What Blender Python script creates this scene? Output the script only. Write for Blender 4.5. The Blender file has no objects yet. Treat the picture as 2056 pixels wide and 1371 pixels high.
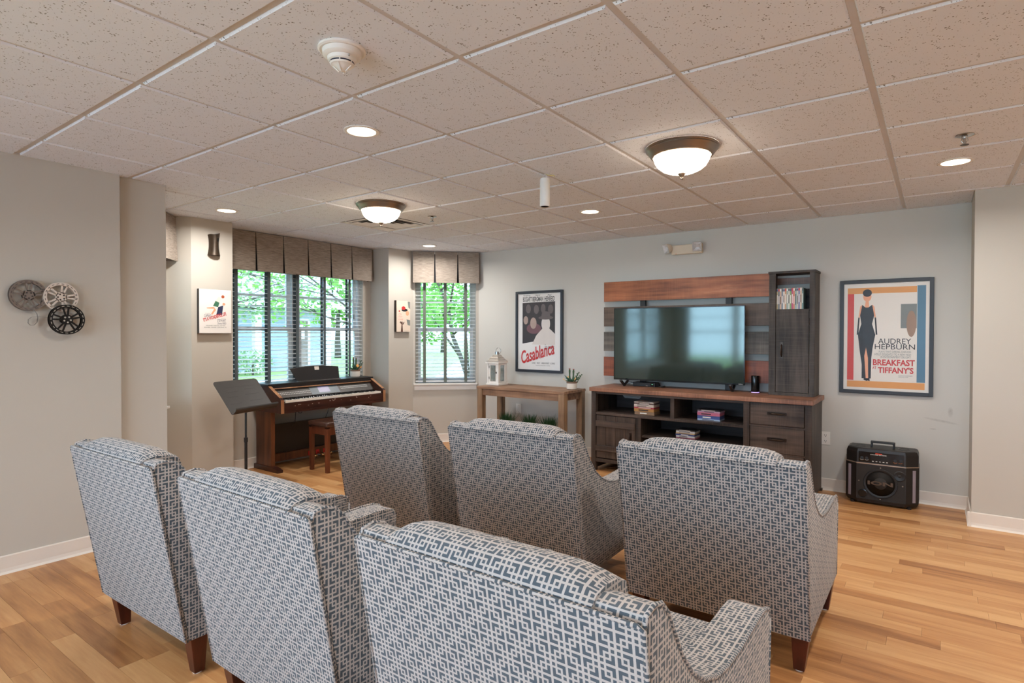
import bpy, bmesh, math, random
from mathutils import Vector, Matrix
random.seed(7)
PI = math.pi
S = bpy.context.scene
C = S.collection

# ------------------------------------------------------------------ camera
CAM_Z = 1.395
YAW, PITCH, ROLL, FPX = 0.62901, -0.014039, 0.001588, 1174.06
cam_d = bpy.data.cameras.new('camera')
cam_d.sensor_width = 36.0
cam_d.lens = FPX / 2056 * 36.0
cam_d.clip_start = 0.05
cam_d.clip_end = 300
cam = bpy.data.objects.new('camera', cam_d)
C.objects.link(cam)
_r = Vector((math.cos(YAW), math.sin(YAW), 0))
_f = Vector((-math.sin(YAW) * math.cos(PITCH), math.cos(YAW) * math.cos(PITCH), math.sin(PITCH)))
_u = _r.cross(_f)
_R = _r * math.cos(ROLL) + _u * math.sin(ROLL)
_U = _u * math.cos(ROLL) - _r * math.sin(ROLL)
cam.matrix_world = Matrix(((_R.x, _U.x, -_f.x, 0), (_R.y, _U.y, -_f.y, 0), (_R.z, _U.z, -_f.z, CAM_Z), (0, 0, 0, 1)))
S.camera = cam

# ------------------------------------------------------------------ world, sun, exposure
SKY_STRENGTH = 8.5
SUN_STRENGTH = 3.0
DOWNLIGHT_W = 13.0
BOWL_EMIT = 13.0
world = bpy.data.worlds.new('world')
S.world = world
world.use_nodes = True
_bg = world.node_tree.nodes['Background']
_bg.inputs[0].default_value = (0.56, 0.76, 1.0, 1)
_bg.inputs[1].default_value = SKY_STRENGTH
sun_d = bpy.data.lights.new('sun', 'SUN')
sun_d.energy = SUN_STRENGTH
sun_d.angle = 0.02
sun_d.color = (1.0, 0.95, 0.86)
sun = bpy.data.objects.new('sun', sun_d)
C.objects.link(sun)
sun.rotation_euler = Vector((-0.55, -0.25, -0.95)).to_track_quat('-Z', 'Y').to_euler()
S.view_settings.view_transform = 'Standard'
S.view_settings.look = 'None'
S.view_settings.gamma = 1
S.view_settings.use_curve_mapping = False
S.view_settings.exposure = 0.37
try:
    S.cycles.max_bounces = 6
    S.cycles.diffuse_bounces = 4
    S.cycles.glossy_bounces = 2
    S.cycles.transparent_max_bounces = 10
    S.cycles.adaptive_threshold = 0.1
    S.cycles.sample_clamp_indirect = 8
    S.cycles.caustics_reflective = False
    S.cycles.caustics_refractive = False
except Exception:
    pass


# ------------------------------------------------------------------ materials
def lin(c):
    return tuple((x / 255 / 12.92) if x / 255 <= 0.04045 else ((x / 255 + 0.055) / 1.055) ** 2.4 for x in c) + (1,)


def newmat(name):
    m = bpy.data.materials.new(name)
    m.use_nodes = True
    nt = m.node_tree
    return m, nt, nt.nodes['Principled BSDF']


def N(nt, t, **kw):
    n = nt.nodes.new(t)
    for k, v in kw.items():
        setattr(n, k, v)
    return n


def mth(nt, op, a, b=None, clamp=False):
    n = nt.nodes.new('ShaderNodeMath')
    n.operation = op
    n.use_clamp = clamp
    for i, v in enumerate((a, b)):
        if v is None:
            continue
        if isinstance(v, (int, float)):
            n.inputs[i].default_value = v
        else:
            nt.links.new(v, n.inputs[i])
    return n.outputs[0]


def mixc(nt, fac, a, b):
    n = nt.nodes.new('ShaderNodeMix')
    n.data_type = 'RGBA'
    for sock, v in ((n.inputs[0], fac), (n.inputs[6], a), (n.inputs[7], b)):
        if isinstance(v, (int, float)):
            sock.default_value = v
        elif isinstance(v, tuple):
            sock.default_value = v
        else:
            nt.links.new(v, sock)
    return n.outputs[2]


def coords(nt, scale=(1, 1, 1), out='Object'):
    tc = nt.nodes.new('ShaderNodeTexCoord')
    mp = nt.nodes.new('ShaderNodeMapping')
    mp.inputs['Scale'].default_value = scale
    nt.links.new(tc.outputs[out], mp.inputs[0])
    return mp.outputs[0]


def noise(nt, vec, scale=5.0, detail=3.0, rough=0.5):
    n = nt.nodes.new('ShaderNodeTexNoise')
    n.inputs['Scale'].default_value = scale
    n.inputs['Detail'].default_value = detail
    n.inputs['Roughness'].default_value = rough
    nt.links.new(vec, n.inputs['Vector'])
    return n.outputs[0]


def ramp(nt, fac, stops):
    r = nt.nodes.new('ShaderNodeValToRGB')
    e = r.color_ramp.elements
    while len(e) < len(stops):
        e.new(0.5)
    for el, (p, c) in zip(e, stops):
        el.position = p
        el.color = c
    nt.links.new(fac, r.inputs[0])
    return r.outputs[0]


def bump(nt, bsdf, h, strength=0.2, dist=0.002):
    b = nt.nodes.new('ShaderNodeBump')
    b.inputs['Strength'].default_value = strength
    b.inputs['Distance'].default_value = dist
    nt.links.new(h, b.inputs['Height'])
    nt.links.new(b.outputs[0], bsdf.inputs['Normal'])


_mc = {}


def mat(name, rgb, rough=0.5, metal=0.0, var=0.06, vscale=14.0, spec=0.5, bmp=0.0, coat=0.0):
    """plain procedural material: base colour with a little mottling"""
    if name in _mc:
        return _mc[name]
    m, nt, b = newmat(name)
    c = lin(rgb)
    v = coords(nt)
    n = noise(nt, v, vscale, 1)
    lo = tuple(x * (1 - var) for x in c[:3]) + (1,)
    hi = tuple(min(1, x * (1 + var)) for x in c[:3]) + (1,)
    nt.links.new(mixc(nt, n, lo, hi), b.inputs['Base Color'])
    b.inputs['Roughness'].default_value = rough
    b.inputs['Metallic'].default_value = metal
    b.inputs['Specular IOR Level'].default_value = spec
    if coat:
        b.inputs['Coat Weight'].default_value = coat
        b.inputs['Coat Roughness'].default_value = 0.1
    if bmp:
        bump(nt, b, noise(nt, v, vscale * 12, 3), bmp, 0.001)
    _mc[name] = m
    return m


def wood(name, c1, c2, axis=0, rough=0.45, scale=1.0, saw=0.0, worn=None, spec=0.5):
    """stretched grain along an axis, optional saw marks across it, optional pale worn streaks"""
    if name in _mc:
        return _mc[name]
    m, nt, b = newmat(name)
    sc = [22 * scale, 22 * scale, 22 * scale]
    sc[axis] = 1.6 * scale
    v = coords(nt, tuple(sc))
    g = noise(nt, v, 1.0, 6, 0.6)
    g2 = noise(nt, coords(nt, (1.7, 1.7, 1.7)), 1.6, 3)
    f = mth(nt, 'ADD', mth(nt, 'MULTIPLY', g, 0.7), mth(nt, 'MULTIPLY', g2, 0.5))
    col = ramp(nt, f, [(0.44, lin(c1)), (0.74, lin(c2))])
    if saw:
        s2 = [4.0, 4.0, 4.0]
        s2[axis] = 160.0
        sw = noise(nt, coords(nt, tuple(s2)), 1.0, 2)
        k = mth(nt, 'MULTIPLY', mth(nt, 'SUBTRACT', sw, 0.5), saw)
        k = mth(nt, 'ADD', k, 0.0, True)
        col = mixc(nt, k, col, lin(tuple(min(255, x * 1.5 + 12) for x in c2)))
    if worn:
        s3 = [9.0, 9.0, 9.0]
        s3[axis] = 1.2
        wv = noise(nt, coords(nt, tuple(s3)), 1.0, 5, 0.65)
        k = mth(nt, 'MULTIPLY', mth(nt, 'SUBTRACT', wv, 0.62), 5.0, True)
        col = mixc(nt, k, col, lin(worn))
    nt.links.new(col, b.inputs['Base Color'])
    b.inputs['Roughness'].default_value = rough
    b.inputs['Specular IOR Level'].default_value = spec
    bump(nt, b, g, 0.25, 0.001)
    _mc[name] = m
    return m


def fabric_fret():
    """interlocking fret print: four Ls round every crossing, dots between; UV in metres"""
    m, nt, b = newmat('fret_fabric')
    uv = N(nt, 'ShaderNodeUVMap').outputs[0]
    sp = N(nt, 'ShaderNodeSeparateXYZ')
    nt.links.new(uv, sp.inputs[0])
    H = 0.0372
    x = mth(nt, 'PINGPONG', mth(nt, 'DIVIDE', sp.outputs[0], H), 1.0)
    y = mth(nt, 'PINGPONG', mth(nt, 'DIVIDE', sp.outputs[1], H), 1.0)
    # second quincunx lattice: crossings sit at (0,0) and (1,1) of each folded quadrant
    mn = mth(nt, 'MINIMUM', x, y)
    mx = mth(nt, 'MAXIMUM', x, y)
    g = lambda a, t: mth(nt, 'GREATER_THAN', a, t)
    l = lambda a, t: mth(nt, 'LESS_THAN', a, t)
    A = mth(nt, 'ADD', mth(nt, 'MULTIPLY', g(mn, .075), l(mn, .275)), g(mn, .40))
    B = mth(nt, 'ADD', l(mx, .60), mth(nt, 'MULTIPLY', g(mx, .725), l(mx, .925)))
    d = mth(nt, 'MULTIPLY', A, B, True)
    v = coords(nt, (1, 1, 1), 'UV')
    weave = noise(nt, v, 900, 0)
    light = mixc(nt, weave, lin((163, 155, 150)), lin((181, 173, 168)))
    dark = mixc(nt, weave, lin((62, 71, 79)), lin((80, 89, 97)))
    nt.links.new(mixc(nt, d, light, dark), b.inputs['Base Color'])
    b.inputs['Roughness'].default_value = 0.85
    b.inputs['Specular IOR Level'].default_value = 0.25
    b.inputs['Sheen Weight'].default_value = 0.15
    return m


def acoustic():
    m, nt, b = newmat('acoustic_tile')
    v = coords(nt)
    vo = N(nt, 'ShaderNodeTexVoronoi')
    vo.inputs['Scale'].default_value = 95
    vo.inputs['Randomness'].default_value = 1.0
    dv = N(nt, 'ShaderNodeVectorMath', operation='ADD')
    nz = N(nt, 'ShaderNodeTexNoise')
    nz.inputs['Scale'].default_value = 160
    sc = N(nt, 'ShaderNodeVectorMath', operation='SCALE')
    sc.inputs['Scale'].default_value = 0.007
    nt.links.new(v, nz.inputs['Vector'])
    nt.links.new(nz.outputs['Color'], sc.inputs[0])
    nt.links.new(v, dv.inputs[0])
    nt.links.new(sc.outputs[0], dv.inputs[1])
    nt.links.new(dv.outputs[0], vo.inputs['Vector'])
    wn = noise(nt, v, 30, 2)
    thr = mth(nt, 'MULTIPLY', mth(nt, 'SUBTRACT', wn, 0.31), 0.84)
    hole = mth(nt, 'LESS_THAN', vo.outputs['Distance'], thr)
    blot = noise(nt, v, 1.3, 1)
    base = mixc(nt, blot, lin((224, 229, 238)), lin((230, 235, 243)))
    nt.links.new(mixc(nt, mth(nt, 'MULTIPLY', hole, 0.85), base, lin((112, 108, 106))), b.inputs['Base Color'])
    b.inputs['Roughness'].default_value = 0.95
    b.inputs['Specular IOR Level'].default_value = 0.1
    return m


def floor_wood():
    m, nt, b = newmat('strip_wood_floor')
    at = N(nt, 'ShaderNodeAttribute', attribute_name='tone')
    tone = at.outputs['Fac']
    tc = N(nt, 'ShaderNodeTexCoord')
    off = N(nt, 'ShaderNodeCombineXYZ')
    nt.links.new(mth(nt, 'MULTIPLY', tone, 37.0), off.inputs[0])
    nt.links.new(mth(nt, 'MULTIPLY', tone, 91.0), off.inputs[2])
    ad = N(nt, 'ShaderNodeVectorMath', operation='ADD')
    nt.links.new(tc.outputs['Object'], ad.inputs[0])
    nt.links.new(off.outputs[0], ad.inputs[1])
    mp = N(nt, 'ShaderNodeMapping')
    mp.inputs['Scale'].default_value = (1.4, 15, 1)
    nt.links.new(ad.outputs[0], mp.inputs[0])
    g = noise(nt, mp.outputs[0], 1.5, 6, 0.6)
    mp2 = N(nt, 'ShaderNodeMapping')
    mp2.inputs['Scale'].default_value = (6, 160, 1)
    nt.links.new(ad.outputs[0], mp2.inputs[0])
    g2 = noise(nt, mp2.outputs[0], 1.0, 2)
    f = mth(nt, 'ADD', mth(nt, 'MULTIPLY', g, 0.75), mth(nt, 'MULTIPLY', tone, 0.42))
    f = mth(nt, 'ADD', f, mth(nt, 'MULTIPLY', g2, 0.10))
    col = ramp(nt, f, [(0.30, lin((142, 92, 54))), (0.58, lin((188, 134, 84))), (0.9, lin((212, 164, 112)))])
    nt.links.new(col, b.inputs['Base Color'])
    b.inputs['Roughness'].default_value = 0.36
    b.inputs['Specular IOR Level'].default_value = 0.4
    return m


def glass_thin(name, tint=(1, 1, 1), refl=0.06, rough=0.0):
    m = bpy.data.materials.new(name)
    m.use_nodes = True
    nt = m.node_tree
    nt.nodes.remove(nt.nodes['Principled BSDF'])
    out = nt.nodes['Material Output']
    t = N(nt, 'ShaderNodeBsdfTransparent')
    t.inputs[0].default_value = tint + (1,)
    gl = N(nt, 'ShaderNodeBsdfGlossy')
    gl.inputs['Roughness'].default_value = rough
    mx = N(nt, 'ShaderNodeMixShader')
    fr = N(nt, 'ShaderNodeFresnel')
    fr.inputs['IOR'].default_value = 1.45
    nt.links.new(mth(nt, 'ADD', mth(nt, 'MULTIPLY', fr.outputs[0], refl * 12), 0.0, True), mx.inputs[0])
    nt.links.new(t.outputs[0], mx.inputs[1])
    nt.links.new(gl.outputs[0], mx.inputs[2])
    nt.links.new(mx.outputs[0], out.inputs[0])
    return m


def emissive(name, col, strength, base=(0.9, 0.88, 0.85)):
    m, nt, b = newmat(name)
    b.inputs['Base Color'].default_value = base + (1,)
    b.inputs['Roughness'].default_value = 0.3
    b.inputs['Emission Color'].default_value = col + (1,)
    b.inputs['Emission Strength'].default_value = strength
    return m


def valance_cloth():
    m, nt, b = newmat('valance_cloth')
    v = coords(nt, (14, 14, 260))
    n = noise(nt, v, 1.0, 5, 0.7)
    nt.links.new(ramp(nt, n, [(0.3, lin((112, 101, 92))), (0.7, lin((178, 165, 152)))]), b.inputs['Base Color'])
    b.inputs['Roughness'].default_value = 0.9
    b.inputs['Specular IOR Level'].default_value = 0.15
    bump(nt, b, n, 0.2, 0.001)
    return m


def leaf_mat(name, c1, c2):
    m, nt, b = newmat(name)
    v = coords(nt)
    n = noise(nt, v, 2.3, 3)
    col = ramp(nt, n, [(0.35, lin(c1)), (0.7, lin(c2))])
    nt.links.new(col, b.inputs['Base Color'])
    b.inputs['Roughness'].default_value = 0.6
    tr = N(nt, 'ShaderNodeBsdfTranslucent')
    nt.links.new(col, tr.inputs[0])
    mx = N(nt, 'ShaderNodeMixShader')
    mx.inputs[0].default_value = 0.45
    nt.links.new(b.outputs[0], mx.inputs[1])
    nt.links.new(tr.outputs[0], mx.inputs[2])
    nt.links.new(mx.outputs[0], nt.nodes['Material Output'].inputs[0])
    return m


def slat_mat():
    m, nt, b = newmat('blind_slat')
    n = noise(nt, coords(nt), 30, 2)
    col = mixc(nt, n, lin((232, 234, 236)), lin((240, 241, 242)))
    nt.links.new(col, b.inputs['Base Color'])
    b.inputs['Roughness'].default_value = 0.45
    tr = N(nt, 'ShaderNodeBsdfTranslucent')
    nt.links.new(col, tr.inputs[0])
    mx = N(nt, 'ShaderNodeMixShader')
    mx.inputs[0].default_value = 0.3
    nt.links.new(b.outputs[0], mx.inputs[1])
    nt.links.new(tr.outputs[0], mx.inputs[2])
    nt.links.new(mx.outputs[0], nt.nodes['Material Output'].inputs[0])
    return m


M_WALL = mat('wall_paint', (194, 188, 178), 0.75, var=0.03, vscale=1.5, spec=0.2)
M_WALLF, _nt, _b = newmat('wall_paint_scuffed')
_v = coords(_nt)
_base = mixc(_nt, noise(_nt, _v, 1.5, 1), lin((199, 196, 189)), lin((204, 201, 194)))
_sp = N(_nt, 'ShaderNodeSeparateXYZ')
_nt.links.new(_v, _sp.inputs[0])
_mask = None
for (_x, _z, _rx, _rz, _sl) in ((0.03, 0.690, 0.13, 0.012, -0.16), (0.09, 0.765, 0.02, 0.045, 0.0), (-0.02, 0.62, 0.03, 0.006, 0.0)):
    _dx = mth(_nt, 'SUBTRACT', _sp.outputs[0], _x)
    _dz = mth(_nt, 'SUBTRACT', mth(_nt, 'SUBTRACT', _sp.outputs[2], _z), mth(_nt, 'MULTIPLY', _dx, _sl))
    _d = mth(_nt, 'ADD', mth(_nt, 'POWER', mth(_nt, 'DIVIDE', _dx, _rx), 2.0), mth(_nt, 'POWER', mth(_nt, 'DIVIDE', _dz, _rz), 2.0))
    _k = mth(_nt, 'SUBTRACT', 1.0, _d, True)
    _mask = _k if _mask is None else mth(_nt, 'MAXIMUM', _mask, _k)
_mask = mth(_nt, 'MULTIPLY', _mask, noise(_nt, _v, 40, 3))
_nt.links.new(mixc(_nt, mth(_nt, 'MULTIPLY', _mask, 0.55), _base, lin((120, 114, 106))), _b.inputs['Base Color'])
_b.inputs['Roughness'].default_value = 0.75
_b.inputs['Specular IOR Level'].default_value = 0.2
M_BASE = mat('baseboard_vinyl', (226, 216, 205), 0.45, var=0.02)
M_WHITE = mat('white_trim_paint', (232, 230, 226), 0.4, var=0.02)
M_VINYLW = mat('window_vinyl', (226, 230, 234), 0.4, var=0.02)
M_TBAR = mat('grid_bar_metal', (204, 202, 200), 0.5, var=0.03)
M_TILE = acoustic()
M_FLOOR = floor_wood()
M_FRET = fabric_fret()
M_GLASS = glass_thin('window_glass', (0.96, 0.99, 0.99))
M_GLASS_B = glass_thin('bay_glass_dimmed', (0.73, 0.78, 0.80))  # darker tint put into the bay panes to tone down the outdoor glare
M_LEG = wood('mahogany_leg', (46, 16, 10), (86, 34, 20), 2, 0.3)
M_BLACK = mat('black_plastic', (24, 24, 26), 0.45, var=0.1)
M_BLACKGLOSS = mat('black_gloss', (14, 14, 15), 0.15, var=0.1)
M_DARKMET = mat('dark_bronze', (58, 48, 40), 0.35, 0.8, var=0.15)
M_CHROME = mat('brushed_chrome', (180, 178, 175), 0.25, 1.0)
M_NICKEL = mat('brushed_nickel', (150, 138, 126), 0.32, 0.9, var=0.1)
M_WHITEP = mat('white_plastic', (232, 228, 222), 0.4, var=0.02)
M_IVORY = mat('ivory_plastic', (222, 208, 186), 0.45, var=0.03)


# ------------------------------------------------------------------ mesh helpers
class MB:
    def __init__(s):
        s.v, s.f, s.uv = [], [], None

    def add(s, vs, fs):
        o = len(s.v)
        s.v += [tuple(p) for p in vs]
        s.f += [tuple(i + o for i in f) for f in fs]
        return s

    def box(s, x0, x1, y0, y1, z0, z1):
        return s.add([(x0, y0, z0), (x1, y0, z0), (x1, y1, z0), (x0, y1, z0), (x0, y0, z1), (x1, y0, z1), (x1, y1, z1), (x0, y1, z1)],
                     [(0, 3, 2, 1), (4, 5, 6, 7), (0, 1, 5, 4), (1, 2, 6, 5), (2, 3, 7, 6), (3, 0, 4, 7)])

    def obox(s, c, ax, ay, az):
        """oriented box: centre and three half-extent vectors"""
        c, ax, ay, az = Vector(c), Vector(ax), Vector(ay), Vector(az)
        vs = [c + ax * i + ay * j + az * k for k in (-1, 1) for (i, j) in ((-1, -1), (1, -1), (1, 1), (-1, 1))]
        return s.add(vs, [(0, 3, 2, 1), (4, 5, 6, 7), (0, 1, 5, 4), (1, 2, 6, 5), (2, 3, 7, 6), (3, 0, 4, 7)])

    def prism(s, poly, fn0, fn1):
        """closed polygon swept between two embeddings of its 2D points"""
        n = len(poly)
        vs = [fn0(p) for p in poly] + [fn1(p) for p in poly]
        fs = [tuple(reversed(range(n))), tuple(range(n, 2 * n))] + [(i, (i + 1) % n, n + (i + 1) % n, n + i) for i in range(n)]
        return s.add(vs, fs)

    def taper(s, cx, cy, z0, z1, a0, a1, ox=0, oy=0):
        """square post, half width a0 at z0 and a1 at z1 (top shifted by ox, oy)"""
        vs = [(cx + i * a0, cy + j * a0, z0) for (i, j) in ((-1, -1), (1, -1), (1, 1), (-1, 1))] + \
             [(cx + ox + i * a1, cy + oy + j * a1, z1) for (i, j) in ((-1, -1), (1, -1), (1, 1), (-1, 1))]
        return s.add(vs, [(0, 3, 2, 1), (4, 5, 6, 7), (0, 1, 5, 4), (1, 2, 6, 5), (2, 3, 7, 6), (3, 0, 4, 7)])

    def lathe(s, prof, c=(0, 0, 0), n=32, axis='z', cap=True):
        c = Vector(c)
        vs = []
        for r, h in prof:
            for k in range(n):
                a = 2 * PI * k / n
                p = (r * math.cos(a), r * math.sin(a), h)
                if axis == 'x':
                    p = (h, p[0], p[1])
                elif axis == 'y':
                    p = (p[0], h, p[1])
                vs.append(c + Vector(p))
        fs = []
        for i in range(len(prof) - 1):
            for k in range(n):
                k2 = (k + 1) % n
                fs.append((i * n + k, i * n + k2, (i + 1) * n + k2, (i + 1) * n + k))
        if cap:
            if prof[0][0] > 1e-6:
                fs.append(tuple(reversed(range(n))))
            if prof[-1][0] > 1e-6:
                fs.append(tuple(range((len(prof) - 1) * n, len(prof) * n)))
        return s.add(vs, fs)

    def tube(s, path, r, n=8, closed=False):
        path = [Vector(p) for p in path]
        m = len(path)
        rr = r if isinstance(r, (list, tuple)) else [r] * m
        vs = []
        up = None
        for i, p in enumerate(path):
            if closed:
                t = path[(i + 1) % m] - path[i - 1]
            else:
                t = path[min(i + 1, m - 1)] - path[max(i - 1, 0)]
            t = t.normalized() if t.length > 1e-9 else Vector((0, 0, 1))
            if up is None:
                up = t.orthogonal().normalized()
            up = (up - t * up.dot(t))
            up = up.normalized() if up.length > 1e-6 else t.orthogonal().normalized()
            w = t.cross(up)
            for k in range(n):
                a = 2 * PI * k / n
                vs.append(p + (up * math.cos(a) + w * math.sin(a)) * rr[i])
        fs = []
        for i in range(m if closed else m - 1):
            j = (i + 1) % m
            for k in range(n):
                k2 = (k + 1) % n
                fs.append((i * n + k, i * n + k2, j * n + k2, j * n + k))
        if not closed:
            fs += [tuple(reversed(range(n))), tuple(range((m - 1) * n, m * n))]
        return s.add(vs, fs)

    def ball(s, c, r, n=10, m=6, sz=(1, 1, 1)):
        prof = [(r * math.sin(PI * i / m), -r * math.cos(PI * i / m)) for i in range(m + 1)]
        o = len(s.v)
        s.lathe(prof, (0, 0, 0), n, cap=False)
        for i in range(o, len(s.v)):
            p = s.v[i]
            s.v[i] = (c[0] + p[0] * sz[0], c[1] + p[1] * sz[1], c[2] + p[2] * sz[2])
        return s


def root_loc(o):
    v = Vector((0, 0, 0))
    while o is not None:
        v += Vector(o.location)
        o = o.parent
    return v


def obj(name, mb, m, parent=None, smooth=False, bevel=0.0, seg=2, uv=None, kind=None, label=None, tone=None, ang=None):
    me = bpy.data.meshes.new(name)
    off = root_loc(parent) if parent else Vector((0, 0, 0))
    me.from_pydata([tuple(Vector(p) - off) for p in mb.v], [], mb.f)
    bm = bmesh.new()
    bm.from_mesh(me)
    bmesh.ops.remove_doubles(bm, verts=bm.verts, dist=1e-6)
    bmesh.ops.recalc_face_normals(bm, faces=bm.faces)
    if bevel:
        es = [e for e in bm.edges if len(e.link_faces) == 2 and e.calc_face_angle(0) > (ang or 0.5)]
        bmesh.ops.bevel(bm, geom=es, offset=bevel, segments=seg, profile=0.6, affect='EDGES', clamp_overlap=True)
    if uv:
        ul = bm.loops.layers.uv.new('UVMap')
        for f in bm.faces:
            for lp in f.loops:
                lp[ul].uv = uv(lp.vert.co, f.normal)
    bm.to_mesh(me)
    bm.free()
    if tone is not None:
        at = me.attributes.new('tone', 'FLOAT', 'POINT')
        at.data.foreach_set('value', [tone] * len(me.vertices))
    if smooth:
        me.polygons.foreach_set('use_smooth', [True] * len(me.polygons))
        if smooth == 'auto':
            me.set_sharp_from_angle(angle=0.7)
    if m:
        me.materials.append(m)
    o = bpy.data.objects.new(name, me)
    C.objects.link(o)
    if parent:
        o.parent = parent
    if kind:
        o['kind'] = kind
    if label:
        o['label'] = label
    return o


def thing(name, label, cat, loc=(0, 0, 0), group=None):
    o = bpy.data.objects.new(name, None)
    o.empty_display_size = 0.05
    C.objects.link(o)
    o.location = loc
    o['label'] = label
    o['category'] = cat
    if group:
        o['group'] = group
    return o


def tag(o, label, cat, group=None):
    o['label'] = label
    o['category'] = cat
    if group:
        o['group'] = group
    return o


def copy_tree(o, parent=None):
    c = o.copy()
    C.objects.link(c)
    c.parent = parent
    for ch in list(o.children):
        copy_tree(ch, c)
    return c


def box(name, x0, x1, y0, y1, z0, z1, m, parent=None, bevel=0.0, **kw):
    return obj(name, MB().box(x0, x1, y0, y1, z0, z1), m, parent, bevel=bevel, **kw)


def text(s, m, parent, O, ux, uy, w, h, bold=0.0, shear=0.0, name='lettering', rot=0.0):
    """flat lettering scaled into a w x h rectangle whose lower left corner is O"""
    cu = bpy.data.curves.new('t', 'FONT')
    cu.body = s
    cu.offset = bold
    cu.shear = shear
    cu.resolution_u = 3
    to = bpy.data.objects.new('t', cu)
    C.objects.link(to)
    me = bpy.data.meshes.new_from_object(to)
    bpy.data.objects.remove(to)
    bpy.data.curves.remove(cu)
    xs = [v.co.x for v in me.vertices]
    ys = [v.co.y for v in me.vertices]
    x0, x1, y0, y1 = min(xs), max(xs), min(ys), max(ys)
    ux, uy = Vector(ux), Vector(uy)
    off = Vector(O) - root_loc(parent)
    cr, sr = math.cos(rot), math.sin(rot)
    for v in me.vertices:
        a = (v.co.x - x0) / (x1 - x0) * w
        b = (v.co.y - y0) / max(1e-6, y1 - y0) * h
        v.co = off + ux * (a * cr - b * sr) + uy * (a * sr + b * cr)
    me.name = name
    me.materials.clear()
    me.materials.append(m)
    o = bpy.data.objects.new(name, me)
    C.objects.link(o)
    o.parent = parent
    return o


def flat(name, pts, O, ux, uy, m, parent, th=0.0):
    """printed patch: polygon in the plane (ux, uy) through O"""
    ux, uy, O = Vector(ux), Vector(uy), Vector(O)
    mb = MB()
    mb.add([O + ux * a + uy * b for a, b in pts], [tuple(range(len(pts)))])
    return obj(name, mb, m, parent)


def ell(cx, cy, rx, ry, n=20, a0=0.0, a1=2 * PI):
    return [(cx + rx * math.cos(a0 + (a1 - a0) * i / n), cy + ry * math.sin(a0 + (a1 - a0) * i / n)) for i in range(n)]

# ------------------------------------------------------------------ room plan (clockwise, interior on the right)
CEIL = 2.431
PLAN = [(-4.355, -3.5), (-4.355, 1.60), (-4.41, 1.60), (-4.41, 1.907), (-5.054, 1.907), (-5.546, 2.399), (-5.40, 2.545),
        (-5.40, 2.925), (-5.73, 2.925), (-5.73, 4.87), (-5.40, 4.87), (-5.40, 5.275), (-4.805, 5.87), (0.21, 5.87),
        (0.21, 5.386), (3.0, 5.386), (3.0, -3.5)]
WNAMES = ['wall_left', 'wall_left_return', 'wall_left_pillar', 'wall_bay_start', 'wall_bay_window_left', 'wall_bay_chamfer', 'wall_bay_pier_left',
          'wall_bay_return_left', 'wall_bay_window_middle', 'wall_bay_return_right', 'wall_bay_pier_right', 'wall_bay_window_right',
          'wall_front', 'wall_front_return', 'wall_right_front', 'wall_right', 'wall_rear']
OPEN = {0: (0.8, 3.65, 0.75, 2.12), 16: (1.2, 7.0, 0.25, 2.25), 4: (0.07, 0.63, 0.75, 2.12), 8: (0.025, 1.825, 0.78, 2.12), 11: (0.03, 0.805, 0.755, 2.12)}
TH = 0.14
WTOP = 2.50


def seg_frame(i):
    a, b = Vector(PLAN[i] + (0,)), Vector(PLAN[(i + 1) % len(PLAN)] + (0,))
    d = (b - a)
    L = d.length
    d.normalize()
    return a, d, Vector((-d.y, d.x, 0)), L


def lbox(mb, fr, s0, s1, t0, t1, z0, z1):
    a, d, n = fr[0], fr[1], fr[2]
    c = a + d * (s0 + s1) / 2 + n * (t0 + t1) / 2 + Vector((0, 0, (z0 + z1) / 2))
    return mb.obox(c, d * (s1 - s0) / 2, n * (t1 - t0) / 2, Vector((0, 0, (z1 - z0) / 2)))


def lpt(fr, s, t, z):
    return fr[0] + fr[1] * s + fr[2] * t + Vector((0, 0, z))


for i in range(len(PLAN)):
    fr = seg_frame(i)
    L = fr[3]
    dp = seg_frame(i - 1)[1]
    dn = seg_frame((i + 1) % len(PLAN))[1]
    e0 = TH if dp.cross(fr[1]).z < -0.3 else 0.0
    e1 = TH if fr[1].cross(dn).z < -0.3 else (-TH if fr[1].cross(dn).z > 0.9 else 0.0)
    mb = MB()
    if i in OPEN:
        s0, s1, z0, z1 = OPEN[i]
        lbox(mb, fr, -e0, s0, 0, TH, -0.1, WTOP)
        lbox(mb, fr, s1, L + e1, 0, TH, -0.1, WTOP)
        lbox(mb, fr, s0, s1, 0, TH, -0.1, z0)
        lbox(mb, fr, s0, s1, 0, TH, z1, WTOP)
    else:
        lbox(mb, fr, -e0, L + e1, 0, TH, -0.1, WTOP)
    obj(WNAMES[i], mb, M_WALLF if WNAMES[i] == 'wall_front' else M_WALL, kind='structure')
    # cove baseboard
    bb = MB()
    prof = [(0.0, 0.0), (-0.022, 0.0), (-0.012, 0.012), (-0.009, 0.03), (-0.009, 0.100), (-0.006, 0.105), (0.0, 0.105)]
    q0 = 0.0 if e0 else 0.0215
    q1 = 0.0 if e1 > 0 else 0.0215
    if i not in (15, 16):
        bb.prism(prof, lambda p: lpt(fr, -q0, p[0], p[1]), lambda p: lpt(fr, L + q1, p[0], p[1]))
        obj('baseboard_' + WNAMES[i][5:], bb, M_BASE, kind='structure')


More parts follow.
